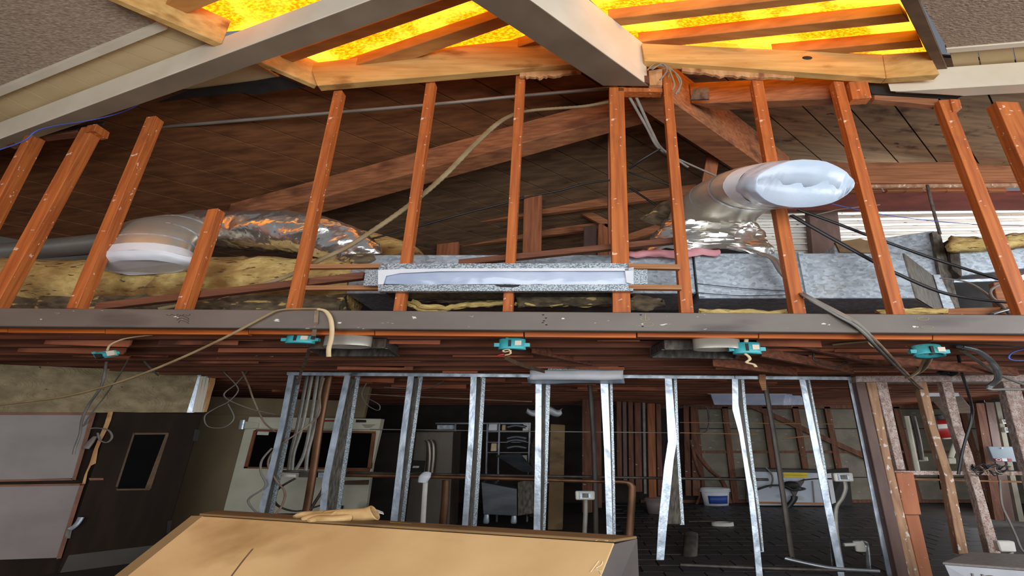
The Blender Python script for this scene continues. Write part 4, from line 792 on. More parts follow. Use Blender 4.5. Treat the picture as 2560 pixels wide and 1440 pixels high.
ss = [
 ([(721, 937), (735, 937), (712, 1060), (659, 1284), (650, 1340), (630, 1340), (644, 1284), (698, 1060)], [(740, 941), (753, 941), (706, 1173), (670, 1340), (655, 1340), (691, 1173)]),
 ([(862, 937), (876, 937), (850, 1060), (822, 1200), (808, 1340), (793, 1340), (806, 1200), (835, 1060)], [(888, 941), (900, 941), (865, 1173), (842, 1340), (828, 1340), (851, 1173)]),
 ([(1020, 938), (1035, 938), (1016, 1080), (993, 1301), (988, 1350), (971, 1350), (976, 1301), (1002, 1080)], [(1045, 941), (1057, 941), (1025, 1178), (1005, 1350), (992, 1350), (1013, 1178)]),
 ([(1177, 937), (1192, 937), (1184, 1100), (1169, 1315), (1165, 1370), (1150, 1370), (1155, 1315), (1170, 1100)], [(1201, 941), (1214, 941), (1200, 1184), (1188, 1370), (1174, 1370), (1187, 1184)]),
 ([(1339, 955), (1354, 955), (1353, 1120), (1350, 1370), (1333, 1370), (1338, 1120)], [(1361, 955), (1376, 955), (1368, 1207), (1362, 1370), (1351, 1370), (1358, 1207)]),
 ([(1501, 955), (1520, 955), (1526, 1120), (1532, 1339), (1533, 1380), (1518, 1380), (1517, 1339), (1510, 1120)], [(1521, 955), (1531, 955), (1537, 1187), (1540, 1380), (1530, 1380), (1527, 1187)]),
 ([(1662, 943), (1679, 943), (1692, 1104), (1684, 1150), (1666, 1330), (1660, 1400), (1641, 1400), (1646, 1310), (1660, 1170), (1670, 1104)], [(1681, 945), (1692, 945), (1698, 1120), (1707, 1250), (1711, 1312), (1700, 1312), (1693, 1200), (1688, 1120)]),
 ([(1830, 943), (1845, 943), (1846, 1010), (1858, 1080), (1874, 1180), (1884, 1230), (1898, 1350), (1908, 1450), (1892, 1450), (1883, 1350), (1870, 1230), (1858, 1150), (1848, 1085), (1831, 1024)], [(1849, 945), (1860, 945), (1866, 1020), (1888, 1185), (1902, 1290), (1910, 1380), (1902, 1380), (1892, 1290), (1877, 1185), (1855, 1020)]),
 ([(1997, 943), (2012, 943), (2050, 1130), (2082, 1280), (2109, 1418), (2112, 1450), (2098, 1450), (2092, 1418), (2068, 1300), (2034, 1130)], [(2016, 945), (2024, 945), (2064, 1162), (2085, 1330), (2092, 1420), (2080, 1420), (2072, 1330), (2055, 1162)]),
 ([(2119, 943), (2135, 943), (2176, 1150), (2208, 1300), (2242, 1450), (2222, 1450), (2190, 1300), (2162, 1150)], None)]
for i, (fr_, bk) in enumerate(ss):
    st = thing('steel_stud', f'{names[i]} steel stud from the left, {extra[i]}', 'stud', tuple(onY(fr_[len(fr_)//2][0], 1420, YS)), 'steel studs of the lower wall')
    quadY(fr_, YS, .015).build('front_flange', m_steel, parent=st)
    if bk:
        quadY(bk, YS+.16, .012).build('back_flange', m_galvs, parent=st)
        n2 = len(fr_)//2; r0, r1 = fr_[1], fr_[n2]; l0, l1 = bk[0], bk[-1]
        def at(pl, y):
            for (xa, ya), (xb, yb) in zip(pl, pl[1:]):
                if ya <= y <= yb: return xa+(xb-xa)*(y-ya)/max(yb-ya, 1e-6)
            return pl[-1][0] if y > pl[-1][1] else pl[0][0]
        right = fr_[1:n2+1] if len(fr_) > 4 else [fr_[1], fr_[2]]
        m_ = len(bk)//2; left = [bk[0]]+bk[:m_-1:-1] if len(bk) > 4 else [bk[0], bk[3]]
        b = MB(); ys = [946+k*(min(right[-1][1], left[-1][1])-948)/8 for k in range(9)]
        for k in range(8):
            q = [onY(at(right, ys[k])-2, ys[k], YS+.012), onY(at(left, ys[k])+2, ys[k], YS+.162), onY(at(left, ys[k+1])+2, ys[k+1], YS+.162), onY(at(right, ys[k+1])-2, ys[k+1], YS+.012)]
            b.slab(q, (.012, .002, 0))
        b.build('web', m_steeld, parent=st)
# ---- wood end of the wall at right
YW = 6.05
for lab, q, d, m in (
    ('dark brown painted end post beside the last steel stud', [(2137, 944), (2160, 944), (2276, 1450), (2246, 1450)], .2, m_oldd),
    ('tan split post with flaking white top right of the brown end post', [(2166, 954), (2190, 954), (2231, 1160), (2302, 1450), (2274, 1450), (2211, 1160)], .12, m_oldt),
    ('wide post with speckled white paint at the right wall end', [(2190, 954), (2218, 954), (2264, 1174), (2244, 1174)], .12, m_oldw),
    ('smooth orange brown board on the right wall end', [(2240, 1182), (2284, 1182), (2304, 1287), (2262, 1287)], .08, m_orng),
    ('lower orange brown board running down to the floor at right', [(2264, 1288), (2298, 1288), (2335, 1450), (2302, 1450)], .10, m_orng),
    ('bent tan post whitewashed at its top in the right opening', [(2294, 952), (2316, 952), (2344, 1070), (2384, 1190), (2422, 1384), (2398, 1386), (2362, 1190), (2324, 1070)], .10, m_oldt),
    ('speckled pink white post in the right opening', [(2354, 952), (2380, 952), (2408, 1070), (2430, 1130), (2462, 1240), (2504, 1386), (2476, 1388), (2440, 1240), (2404, 1130), (2384, 1070)], .10, m_oldw),
    ('rightmost whitewashed double post cut by the frame edge', [(2506, 948), (2548, 950), (2600, 1150), (2600, 1290), (2560, 1150)], .12, m_oldw)):
    quadY(q, YW, d).build('wall_post', m, label=lab, cat='post', group='wood posts of the right wall end', bevel=.006)
quadY([(2140, 940), (2620, 936), (2620, 953), (2140, 955)], YW-.04, .2).build('top_plate', m_oldw, label='whitewashed wood top plate over the right posts', cat='plate', bevel=.006)
quadY([(2236, 1177), (2620, 1179), (2620, 1188), (2238, 1187)], YW+.08, .05).build('cross_rail', m_oldw, label='thin whitewashed cross rail through the right posts', cat='rail')
quadY([(2284, 1196), (2560, 1203), (2560, 1207), (2284, 1200)], 6.4, .03).build('cross_rail', m_rail, label='thin bare batten just under the whitewashed cross rail', cat='rail')
# ---- taped register box on the steel wall
tb = thing('register_box', 'square register box wrapped in white tape above the steel studs', 'register', tuple(onY(1440, 960, 6.0)))
quadY([(1372, 919), (1552, 921), (1554, 932), (1366, 930)], 5.92, .3).build('sheet_metal_top', m_galvs, parent=tb)
b = MB().grid(lambda u, v: onY(1326+230*u+(1-v)*(4-8*u)*-.8, 926+v*22, 5.90-.02*math.sin(v*3)), 24, 5); b.jitter(.012, 6); b.build('tape_wrap', m_tape, parent=tb, sol=-.02)
b = MB().grid(lambda u, v: onY(1320+240*u, 945+v*(17-u*2), 5.90+.25*v), 24, 5); b.jitter(.012, 6); b.build('plastic_film', m_film, parent=tb, sol=-.02)
# ================================================================ PIPES
one('copper_pipe', ppath([(823, 938, 6.5), (800, 1060, 6.5), (781, 1190, 6.5), (764, 1290, 6.5), (758, 1330, 6.5)]), .027, m_copper, 'thick brown copper pipe standing behind the steel studs at left', 'pipe', seg=12)
one('waste_pipe', ppath([(760, 1186, 6.6), (1000, 1190, 6.6), (1250, 1196, 6.6), (1480, 1203, 6.6), (1560, 1205, 6.6), (1577, 1212, 6.6), (1580, 1235, 6.6), (1573, 1345, 6.6)]), .026, m_copper, 'long copper pipe running low through the studs and turning down', 'pipe', seg=10)
one('iron_pipe', ppath([(706, 1178, 6.75), (1000, 1184, 6.75), (1400, 1191, 6.75), (1700, 1196, 6.75), (1920, 1199, 6.75)]), .018, m_pipe, 'long thin iron pipe just above the copper pipe', 'pipe', seg=8)
one('iron_pipe', ppath([(1475, 962, 6.6), (1484, 1100, 6.6), (1488, 1220, 6.6), (1490, 1415, 6.6)]), .017, m_pipe, 'thin upright iron pipe left of the sixth steel stud', 'pipe', seg=8)
one('iron_pipe', ppath([(1909, 942, 6.5), (1932, 1070, 6.5), (1952, 1200, 6.5), (1978, 1382, 6.5), (1980, 1392, 6.5)]), .018, m_pipe, 'dark upright iron pipe right of the dented steel stud', 'pipe', seg=10)
one('brown_pipe', ppath([(1115, 1200, 6.9), (1110, 1280, 6.9), (1096, 1404, 6.9)]), .026, m_copper, 'short copper drop right of the refrigerator handle', 'pipe', seg=10)
one('white_pipe', ppath([(1064, 1200, 6.5), (1060, 1260, 6.5), (1051, 1419, 6.5)]), .017, m_white, 'white plastic pipe standing in front of the refrigerator', 'pipe', seg=10)
b = MB().tube(ppath([(1068, 1182, 6.48), (1062, 1192, 6.45), (1056, 1206, 6.45)]), [.028, .04, .03], seg=10); b.build('white_rag', m_tape, label='white rag tied on the copper pipe in front of the refrigerator', cat='rag')
for i, q in enumerate(([(768, 940, 6.6), (745, 1060, 6.6), (728, 1130, 6.6), (722, 1175, 6.6)], [(780, 940, 6.6), (757, 1060, 6.6), (735, 1130, 6.6), (730, 1175, 6.6)], [(795, 935, 6.6), (778, 1050, 6.6), (762, 1130, 6.6), (740, 1175, 6.6)], [(806, 940, 6.62), (790, 1050, 6.6), (770, 1130, 6.58), (765, 1178, 6.56)])):
    one('upright_conduit', ppath(q), .014, m_conduit, ['leftmost thin conduit beside the copper pipe', 'second thin conduit beside the copper pipe', 'third thin conduit bending left beside the copper pipe', 'thin conduit touching the copper pipe'][i], 'conduit', seg=8, group='thin upright conduits left of the copper pipe')
ps = thing('clamp_strut', 'steel strut clamping the conduits and copper pipe at left', 'strut', tuple(onY(780, 1192, 6.55)))
quadY([(700, 1176), (866, 1178), (866, 1182), (700, 1180)], 6.52, .03).build('upper_bar', m_steeld, parent=ps)
quadY([(702, 1185), (740, 1186), (740, 1193), (702, 1192)], 6.50, .04).build('clip', m_white, parent=ps)
quadY([(748, 1180), (792, 1181), (790, 1194), (746, 1193)], 6.50, .06).build('pipe_clamp', m_pipe, parent=ps)
quadY([(796, 1182), (812, 1182), (811, 1193), (795, 1193)], 6.50, .05).build('clip', m_galv, parent=ps)
one('white_sleeve', [onW(238, 1091, .10), onW(226, 1106, .10), onW(214, 1122, .10)], [.012, .022, .022], m_gpanel, 'gray plastic sleeve hanging beside the upper laminate panel', 'sleeve', seg=10)
one('soil_pipe', ppath([(1728, 1335, 7.4), (1726, 1370, 7.2), (1724, 1400, 7.1)]), .05, m_pipe, 'short dark soil pipe stub on the kitchen floor by the kinked stud', 'pipe', seg=10)
one('string_line', ppath([(925, 1073, 6.7), (1300, 1078, 6.7), (1680, 1082, 6.7)]), .006, m_conduit, 'thin gray rod strung through the studs above the refrigerator', 'rod', seg=5)
one('string_line', ppath([(1700, 1056, 7.5), (1980, 1059, 7.5), (2200, 1061, 7.5)]), .006, m_rail, 'thin tan rod across the pale back wall', 'rod', seg=5)
one('string_line', ppath([(1700, 1082, 7.3), (1860, 1085, 7.3), (1895, 1085, 7.3)]), .007, m_rail, 'short tan rod under the longer rod at the back wall', 'rod', seg=5)
one('string_line', ppath([(1690, 1196, 6.8), (1800, 1199, 6.8), (1922, 1200, 6.8)]), .010, m_steeld, 'gray rod above the white bucket', 'rod', seg=5)
one('string_line', ppath([(1956, 1097, 7.0), (2040, 1088, 7.0)]), .009, m_rail, 'short slanted tan stick by the ninth steel stud', 'rod', seg=5)
one('floor_pipe', ppath([(1965, 1396, 6.3), (2040, 1413, 6.2), (2100, 1422, 6.15), (2200, 1428, 6.1)]), .02, m_bx, 'gray pipe lying at the foot of the iron pipe', 'pipe', seg=8)
one('floor_pipe', ppath([(1700, 1412, 6.2), (1900, 1420, 6.2), (2110, 1426, 6.15)]), .018, m_pipe, 'iron pipe lying along the foot of the steel wall', 'pipe', seg=8)
fp = thing('faucet_piping', 'gray stub of faucet piping rising from the floor at right', 'pipe', tuple(onY(2165, 1430, 6.4)))
MB().tube(ppath([(2110, 1362, 6.5), (2140, 1361, 6.5), (2152, 1362, 6.5)]), .022, seg=8).build('branch', m_white, parent=fp)
MB().tube(ppath([(2144, 1352, 6.5), (2150, 1365, 6.5), (2153, 1378, 6.5)]), .034, seg=10).build('valve', m_white, parent=fp)
MB().tube(ppath([(2150, 1352, 6.5), (2162, 1356, 6.5), (2168, 1370, 6.5), (2172, 1420, 6.4), (2172, 1432, 6.35)]), .016, seg=8).build('riser', m_bx, parent=fp)
# ---- electrical boxes on pipes
def ebox(lab, q, Y, pipe, m=m_white, face=True):
    t = thing('electrical_box', lab, 'electrical box', tuple(onY(q[3][0], q[3][1], Y)), 'white electrical boxes on pipes')
    quadY(q, Y, .08).build('box_body', m, parent=t, bevel=.012)
    (x0, y0), (x1, y1), (x2, y2), (x3, y3) = q
    f = lambda u, v: ((x0*(1-u)+x1*u)*(1-v)+(x3*(1-u)+x2*u)*v, (y0*(1-u)+y1*u)*(1-v)+(y3*(1-u)+y2*u)*v)
    if face:
        quadY([f(.22, .12), f(.80, .12), f(.80, .85), f(.22, .85)], Y-.015, .02).build('cover_plate', m_galv, parent=t)
        quadY([f(.36, .25), f(.68, .25), f(.68, .75), f(.36, .75)], Y-.03, .02).build('outlet_face', m_steeld, parent=t)
    if pipe: MB().tube(ppath(pipe), .015, seg=10).build('conduit_stub', m_conduit, parent=t)
ebox('white electrical box on an upright stub left of the sixth steel stud', [(1438, 1228), (1487, 1228), (1487, 1250), (1439, 1250)], 6.4, [(1464, 1250, 6.45), (1463, 1300, 6.45), (1456, 1421, 6.45)])
ebox('white electrical box on a bent pipe in front of the freezer', [(2084, 1183), (2132, 1182), (2136, 1204), (2088, 1204)], 6.4, [(2112, 1204, 6.45), (2114, 1222, 6.45), (2106, 1245, 6.45), (2090, 1274, 6.45), (2092, 1340, 6.4), (2106, 1424, 6.4)])
ebox('white outlet box low at the right edge behind the gray housing', [(2494, 1353), (2538, 1354), (2544, 1381), (2503, 1380)], 5.7, [(2526, 1381, 5.75), (2528, 1391, 5.75), (2534, 1478, 5.75)], face=False)
ebox('upper small white outlet box on the far right wall', [(2504, 1048), (2532, 1049), (2535, 1059), (2508, 1059)], 9.26, None, m_white)
ebox('lower small white outlet box on the far right wall', [(2511, 1068), (2538, 1069), (2541, 1081), (2514, 1081)], 9.26, None, m_white)
# ================================================================ KITCHEN THINGS AT RIGHT
def bucket(lab, cx, yt, yb, Y, rt, rb_, m, labelm=None):
    c = onZ(cx, yb, 0); Y = c.y; h = onY(cx, yt, Y).z-c.z
    t = thing('bucket', lab, 'bucket', tuple(c))
    MB().lathe(c, [(0, 0), (rb_, 0), (rt, h), (rt*.94, h), (rb_*.93, .03), (0, .03)], seg=24).build('bucket_body', m, parent=t)
    for k in (.80, .90): MB().lathe(c, [(rb_+(rt-rb_)*k, h*k), (rt*1.07, h*k), (rt*1.07, h*k+.02), (rb_+(rt-rb_)*k, h*k+.02)], seg=24).build('rim_ring', m, parent=t)
    if labelm:
        b = MB(); v = []
        for k in range(9):
            a = math.pi*(1.28+.5*k/8); r0, r1 = rb_+(rt-rb_)*.12+.006, rb_+(rt-rb_)*.58+.006
            v += [(c.x+math.cos(a)*r0*S, c.y+math.sin(a)*r0, c.z+h*.12), (c.x+math.cos(a)*r1*S, c.y+math.sin(a)*r1, c.z+h*.58)]
        b.add(v, [[2*k, 2*k+2, 2*k+3, 2*k+1] for k in range(8)], True).build('label_print', labelm, parent=t, sol=.004, label='blue label')
    return t
bucket('white bucket with a blue label on the kitchen floor', 1791, 1220, 1263, 11.4, .175, .145, m_tape, m_bluel)
bucket('gray bucket behind the kinked steel stud', 1655, 1244, 1283, 10.6, .18, .15, m_gpanel)
fz = thing('chest_freezer', 'white chest unit with black top and yellow sticker on the kitchen floor', 'freezer', tuple(onY(1980, 1262, 11.6)))
Yf = 11.9
quadY([(1886, 1178), (2064, 1182), (2066, 1264), (1889, 1264)], Yf, .6).build('front_panel', m_gpanel and mat('pale_blue_enamel', (176, 184, 196), (196, 202, 212), (2, 3, 3), rough=.4, stain=(140, 136, 126), tscale=(1.4, 3, 3), tth=.6), parent=fz, bevel=.01)
MB().slab(px3([(1882, 1172, Yf-.02), (2068, 1176, Yf-.02), (2068, 1183, Yf-.02), (1882, 1179, Yf-.02)]), (0, .64, 0)).build('black_top', m_black, parent=fz)
MB().slab(px3([(2066, 1176, Yf), (2122, 1170, Yf+.6), (2128, 1240, Yf+.6), (2132, 1266, Yf+.3), (2095, 1276, Yf), (2068, 1262, Yf)]), (0, .1, 0)).build('dark_end', m_dark, parent=fz)
quadY([(1958, 1180), (2019, 1182), (2019, 1195), (1960, 1194)], Yf-.02, .02).build('warning_label', m_yel, parent=fz, label='yellow warning label')
quadY([(1960, 1186.5), (2018, 1188), (2018, 1189), (1960, 1187.5)], Yf-.03, .01).build('label_line', m_rail, parent=fz)
quadY([(2030, 1202), (2033, 1202), (2038, 1256), (2035, 1256)], Yf-.02, .02).build('panel_joint', m_gpanel, parent=fz)
quadY([(2067, 1184), (2078, 1183), (2090, 1256), (2080, 1260)], Yf-.04, .05).build('white_leg_trim', m_tape, parent=fz)
quadY([(1890, 1254), (2066, 1257), (2066, 1262), (1890, 1259)], Yf-.02, .05).build('base_rail', m_rail, parent=fz)
MB().lathe(onY(2116, 1272, Yf+.2), [(0, 0), (.05, .0), (.05, .06), (0, .08)], seg=10).build('caster', m_black, parent=fz)
vt = thing('pump_motor', 'brown motor bracket hanging on cables in front of the freezer', 'motor', tuple(onY(1985, 1250, 11.74)))
quadY([(1958, 1208), (1976, 1203), (1998, 1204), (2012, 1197), (2010, 1206), (1996, 1226), (1990, 1240), (1986, 1244), (1978, 1228), (1962, 1218)], 11.74, .05).build('bracket', m_cardd, parent=vt)
MB().lathe(onY(1981, 1214, 11.70), [(0, 0), (.085, 0), (.095, .04), (.1, .08)], seg=18, axis=(0, 1, 0)).build('motor_face', m_dark, parent=vt)
MB().tube(ppath([(1986, 1240, 11.74), (1984, 1250, 11.74), (1968, 1270, 11.74)]), .04, seg=8).build('hose_tail', m_black, parent=vt)
one('black_cable', ppath([(1890, 1225, 11.70), (1925, 1214, 11.70), (1960, 1215, 11.70), (1985, 1226, 11.70), (2012, 1222, 11.70), (1990, 1218, 11.72)]), .02, m_black, 'black cable lying across the white freezer front', 'cable', seg=6)
one('black_cable', ppath([(2010, 1200, 11.70), (2040, 1197, 10.8), (2086, 1197, 9.0)]), .016, m_black, 'black cable from the motor bracket to the bent pipe box', 'cable', seg=6)
one('black_cable', ppath([(1914, 1168, 11.86), (1928, 1184, 11.82), (1932, 1200, 11.74), (1926, 1220, 11.70)]), .012, m_cableg, 'gray cable curling over the freezer top', 'cable', seg=6)
dd = thing('ceiling_register', 'ceiling register box with hanging white film over the back wall', 'register', tuple(onY(1870, 1013, 9.4)))
quadY([(1776, 983), (1962, 983), (1958, 1013), (1786, 1012)], 9.4, .06).build('film_front', m_filmg, parent=dd, bevel=.01)
quadY([(1768, 981), (1966, 982), (1966, 986), (1770, 985)], 9.36, .08).build('white_rim', m_tape, parent=dd)
MB().slab(px3([(1962, 983, 9.42), (2010, 990, 10.2), (2010, 1012, 10.2), (1958, 1013, 9.42)]), (0, .05, 0)).build('film_side', m_filmg, parent=dd)
one('drain_trap', ppath([(1722, 1304, 9.6), (1760, 1303, 9.6), (1792, 1304, 9.6)]), .02, m_pipe, 'gray drain pipe stub on the kitchen floor', 'pipe', seg=8)
b = MB().lathe(onZ(1807, 1314, .0), [(0, .02), (.06, .02), (.075, .06), (.10, .06), (.10, 0)], seg=18); b.build('floor_drain', m_white, label='pale round floor drain ring in the kitchen floor', cat='drain')
# far right
ex = thing('fire_extinguisher', 'red fire extinguisher with a white label on the far right wall', 'fire extinguisher', tuple(onY(2362, 1100, 9.5)))
ea, eb = onY(2372, 1094, 9.5), onY(2350, 1050, 9.5)
MB().tube([ea, ea.lerp(eb, .06), ea.lerp(eb, .85), eb], [.10, .125, .125, .07], seg=18, sub=1).build('cylinder', m_red, parent=ex)
MB().tube([ea.lerp(eb, .52), ea.lerp(eb, .76)], .128, seg=18, sub=1).build('label_band', m_white, parent=ex)
MB().tube([ea.lerp(eb, -.07), ea.lerp(eb, .0)], .07, seg=12, sub=1).build('foot_ring', m_white, parent=ex)
MB().tube([eb, eb+Vector((-.05, -.02, .10))], .05, seg=10, sub=1).build('valve_head', m_dark, parent=ex)
pl = thing('breaker_panel', 'gray electrical panel with red and white labels on the far right wall', 'electrical panel', tuple(onY(2510, 1155, 9.0)))
quadY([(2471, 1116), (2543, 1117), (2560, 1155), (2486, 1154)], 9.0, .06).build('panel_cover', mat('blue_gray_panel', (136, 150, 160), (148, 162, 172), rough=.45), parent=pl, bevel=.008)
quadY([(2485, 1146), (2504, 1146), (2507, 1153), (2488, 1153)], 8.98, .015).build('red_label', m_red, parent=pl, label='red label with a white oval')
MB().tube(ppath([(x, y, 8.97) for x, y in ell(2496, 1149.5, 6, 2.4)]), .006, seg=5, sub=1).build('oval_mark', m_tape, parent=pl)
quadY([(2504, 1146), (2517, 1146), (2519, 1153), (2507, 1153)], 8.98, .015).build('white_label', m_tape, parent=pl, label='white label')
quadY([(2518, 1146), (2529, 1147), (2531, 1153), (2520, 1153)], 8.98, .015).build('red_label', m_red, parent=pl)
quadY([(2503, 1119), (2508, 1119), (2509, 1122), (2504, 1122)], 8.98, .015).build('latch', m_white, parent=pl)
lf = thing('strip_light', 'white fluorescent strip light with a dark shade at right', 'light fixture', tuple(onY(2370, 1030, 8.4)))
quadY([(2320, 982), (2396, 982), (2399, 990), (2322, 991)], 8.4, .1).build('tube_housing', m_tape, parent=lf)
MB().slab(px3([(2322, 992, 8.45), (2400, 988, 8.45), (2436, 1032, 9.2), (2360, 1034, 9.2)]), (0, 0, .03)).build('shade', m_trimd, parent=lf)
# studs of the far right side wall
for i, (q, m, lab) in enumerate((([(2440, 1008), (2460, 1008), (2512, 1300), (2488, 1300)], m_bstud, 'red brown stud left of the gray electrical panel'),
                                 ([(2464, 1006), (2484, 1006), (2538, 1302), (2514, 1302)], m_oldd, 'brown stud behind the gray electrical panel'),
                                 ([(2488, 1005), (2500, 1005), (2562, 1304), (2548, 1304)], m_bwall, 'pale board strip left of the small outlet boxes'),
                                 ([(2330, 1040), (2340, 1040), (2372, 1225), (2360, 1225)], m_dark, 'dark iron post under the fire extinguisher'))):
    quadY(q, 9.3+.02*i, .1).build('side_wall_stud', m, label=lab, cat='stud')
for i, q in enumerate(([(2266, 1040, 10), (2280, 1110, 10), (2294, 1180, 10)], [(2282, 1040, 10), (2296, 1100, 10), (2304, 1150, 10)])):
    one('wall_conduit', ppath(q), .03, m_cool if i == 0 else m_pipe, ['pale conduit on the back wall behind the bent tan post', 'dark conduit on the back wall behind the bent tan post'][i], 'conduit', seg=8)
ebox('pale round edged box low on the back wall behind the bent tan post', [(2296, 1143), (2320, 1142), (2322, 1153), (2298, 1154)], 10.0, None, m_cool, False)
one('slanted_pipe', ppath([(2396, 1092, 9.4), (2385, 1118, 9.4), (2377, 1144, 9.4)]), .03, m_cool, 'pale slanted pipe behind the speckled post', 'pipe', seg=8)
ebox('pale switch box under the slanted pipe', [(2371, 1145), (2390, 1145), (2392, 1160), (2374, 1160)], 9.4, None, m_cool, False)
one('hanging_cable', ppath([(2394, 880, 5.0), (2404, 930, 5.2), (2418, 975, 5.6), (2428, 1010, 5.8), (2430, 1040, 5.9), (2418, 1085, 5.9), (2406, 1130, 5.9), (2396, 1186, 5.9)]), .010, m_black, 'black cable bundle hanging down in front of the speckled post', 'cable', seg=8)
tw = thing('tangled_wires', 'nest of loose black wires on the cross rail at right', 'wires', tuple(onY(2480, 1185, 6.1)))
for i in range(9):
    rnd = random.Random(40+i); x = 2430; pts = []
    for k in range(6): pts.append((2430+k*(rnd.uniform(14, 24)), 1172+rnd.uniform(-12, 18), 6.02+rnd.uniform(-.03, .05)))
    MB().tube(ppath(pts), .0055, seg=5).build('wire', m_black if i % 3 else m_cabled, parent=tw)
one('gray_wire', ppath([(2500, 1200, 6.2), (2505, 1260, 6.2), (2522, 1300, 6.2), (2540, 1340, 6.1), (2556, 1376, 6.0), (2580, 1390, 5.9)]), .008, m_cableg, 'thin pale wire dropping to the gray housing at right', 'wire', seg=5)
# ================================================================ UNDER THE HEADER: boots, boxes, cables
def boot(lab, q, z, cx, cy, cyl_y):
    t = thing('duct_boot', lab, 'duct boot', tuple(onZ(q[0][0], q[0][1], z)))
    P4 = [onZ(x, y, z) for x, y in q]; c = sum(P4, Vector())/4
    for i in range(4):
        a, b_ = P4[i], P4[(i+1) % 4]; n = (c-(a+b_)/2).normalized()*.012
        MB().hexa([a, b_, b_+n, a+n], [a+Vector((0, 0, .10)), b_+Vector((0, 0, .10)), b_+n+Vector((0, 0, .10)), a+n+Vector((0, 0, .10))]).build('side_wall', m_steeld, parent=t)
        o = (c-(a+b_)/2).normalized()*-.03
        MB().hexa([a, b_, b_+o, a+o], [a+Vector((0, 0, .008)), b_+Vector((0, 0, .008)), b_+o+Vector((0, 0, .008)), a+o+Vector((0, 0, .008))]).build('flange', m_steeld, parent=t)
    MB().slab([p+Vector((0, 0, .10)) for p in P4], (0, 0, .01)).build('boot_top', m_dark, parent=t)
    k = onY(cx, cy, cyl_y)
    MB().lathe(k, [(.10, 0), (.10, .11), (.094, .11), (.094, 0), (.10, 0)], seg=26).build('collar', m_duct, parent=t, label='round silver collar')
boot('black square duct boot with round collar left of the middle', [(776, 873), (962, 872), (992, 891), (812, 891)], 2.44, 868, 867, 3.86)
boot('black square duct boot with round collar right of the middle', [(1662, 875), (1852, 877), (1838, 898), (1626, 894)], 2.44, 1792, 874, 3.86)
def rbox(lab, cx, cy, Y, r, h, ax=(0, 0, 1), open_=False):
    c = onY(cx, cy+12, Y); axv = Vector(ax).normalized()
    t = thing('junction_box', lab, 'junction box', tuple(c), 'teal junction boxes under the header')
    prof = [(r*1.02, 0), (r, .012), (r*.97, h), (0, h)] if not open_ else [(r*.9, .015), (r*1.02, 0), (r, .012), (r*.97, h), (0, h)]
    MB().lathe(c, ([(0, .004)] if not open_ else [(r*.85, h*.7), (r*.86, .005)])+prof, seg=22, axis=axv).build('box_body', m_teal, parent=t)
    for s in (-1, 1):
        e = Vector((s*r*S*1.02, -.01, h*.4))
        MB().box(c.x+e.x-.035, c.x+e.x+.035, c.y-.02, c.y+.02, c.z+h*.25, c.z+h*.6).build('mounting_tab', m_teal, parent=t)
    MB().box(c.x+r*S*.25, c.x+r*S*.72, c.y-r*1.02, c.y-r*.80, c.z+h*.3, c.z+h*.75).build('rating_label', m_cream, parent=t, label='cream rating label')
    MB().box(c.x-r*S*.22, c.x-r*S*.02, c.y-r*1.06, c.y-r*.85, c.z+h*.2, c.z+h*.85).build('clamp_slot', m_dark, parent=t)
    if not open_: pass
    return t
t = thing('junction_box', 'tilted teal junction box dangling from a curved wire at left', 'junction box', tuple(onY(266, 898, 4.5)), 'teal junction boxes under the header')
c = onY(266, 886, 4.5)
MB().hexa([onY(x, y, 3.95) for x, y in ((230, 882), (296, 874), (302, 888), (240, 899))], [onY(x, y, 4.12) for x, y in ((230, 882), (296, 874), (302, 888), (240, 899))]).build('box_body', m_teal, parent=t, bevel=.02)
quadY([(264, 878), (284, 876), (287, 887), (268, 890)], 3.935, .02).build('rating_label', m_cream, parent=t, label='cream rating label')
quadY([(234, 886), (250, 884), (253, 893), (240, 896)], 3.93, .03).build('clamp_slot', m_dark, parent=t)
quadY([(228, 880), (238, 879), (239, 884), (230, 885)], 3.93, .05).build('mounting_tab', m_teal, parent=t)
rbox('teal junction box half hidden behind the brown strap', 750, 847, 3.86, .062, .08)
rbox('teal junction box with a red wire nut under the middle of the header', 1280, 862, 3.85, .058, .095)
rbox('teal junction box beside the right black duct boot', 1868, 873, 3.85, .060, .10)
rbox('open teal junction box trailing two cream cables at right', 2325, 878, 3.90, .066, .095, ax=(0, .25, 1), open_=True)
one('box_feed_wire', ppath([(268, 876, 3.98), (276, 862, 3.96), (304, 849, 3.95), (340, 842, 3.95), (380, 838, 3.95)]), .006, m_cable, 'cream wire holding the tilted teal box at left', 'wire', seg=6)
one('box_feed_wire', ppath([(1272, 854, 3.86), (1268, 846, 3.86), (1264, 836, 3.86)]), .007, m_cable, 'short cream wire above the middle teal box', 'wire', seg=6)
one('box_feed_wire', ppath([(1850, 866, 3.85), (1842, 858, 3.85), (1830, 849, 3.85)]), .010, m_cable, 'left cream wire above the teal box by the right boot', 'wire', seg=6)
one('box_feed_wire', ppath([(1862, 864, 3.85), (1865, 856, 3.85), (1866, 847, 3.85)]), .010, m_cable, 'right cream wire above the teal box by the right boot', 'wire', seg=6)
one('wire_tail', ppath([(1278, 876, 3.78), (1262, 880, 3.77), (1258, 876, 3.76), (1272, 874, 3.76), (1276, 884, 3.77), (1262, 888, 3.77)]), .005, m_cable, 'curled cream wire under the middle teal box', 'wire', seg=5)
one('wire_nut', ppath([(1260, 886, 3.77), (1250, 888, 3.77), (1241, 891, 3.77)]), [.010, .008, .004], m_red, 'small red wire nut under the middle teal box', 'wire nut', seg=8)
one('wire_tail', ppath([(1862, 884, 3.83), (1872, 892, 3.83), (1874, 899, 3.83), (1866, 906, 3.83), (1884, 911, 3.83), (1890, 918, 3.83)]), .008, m_cable, 'cream wire tail curling under the teal box by the right boot', 'wire', seg=6)
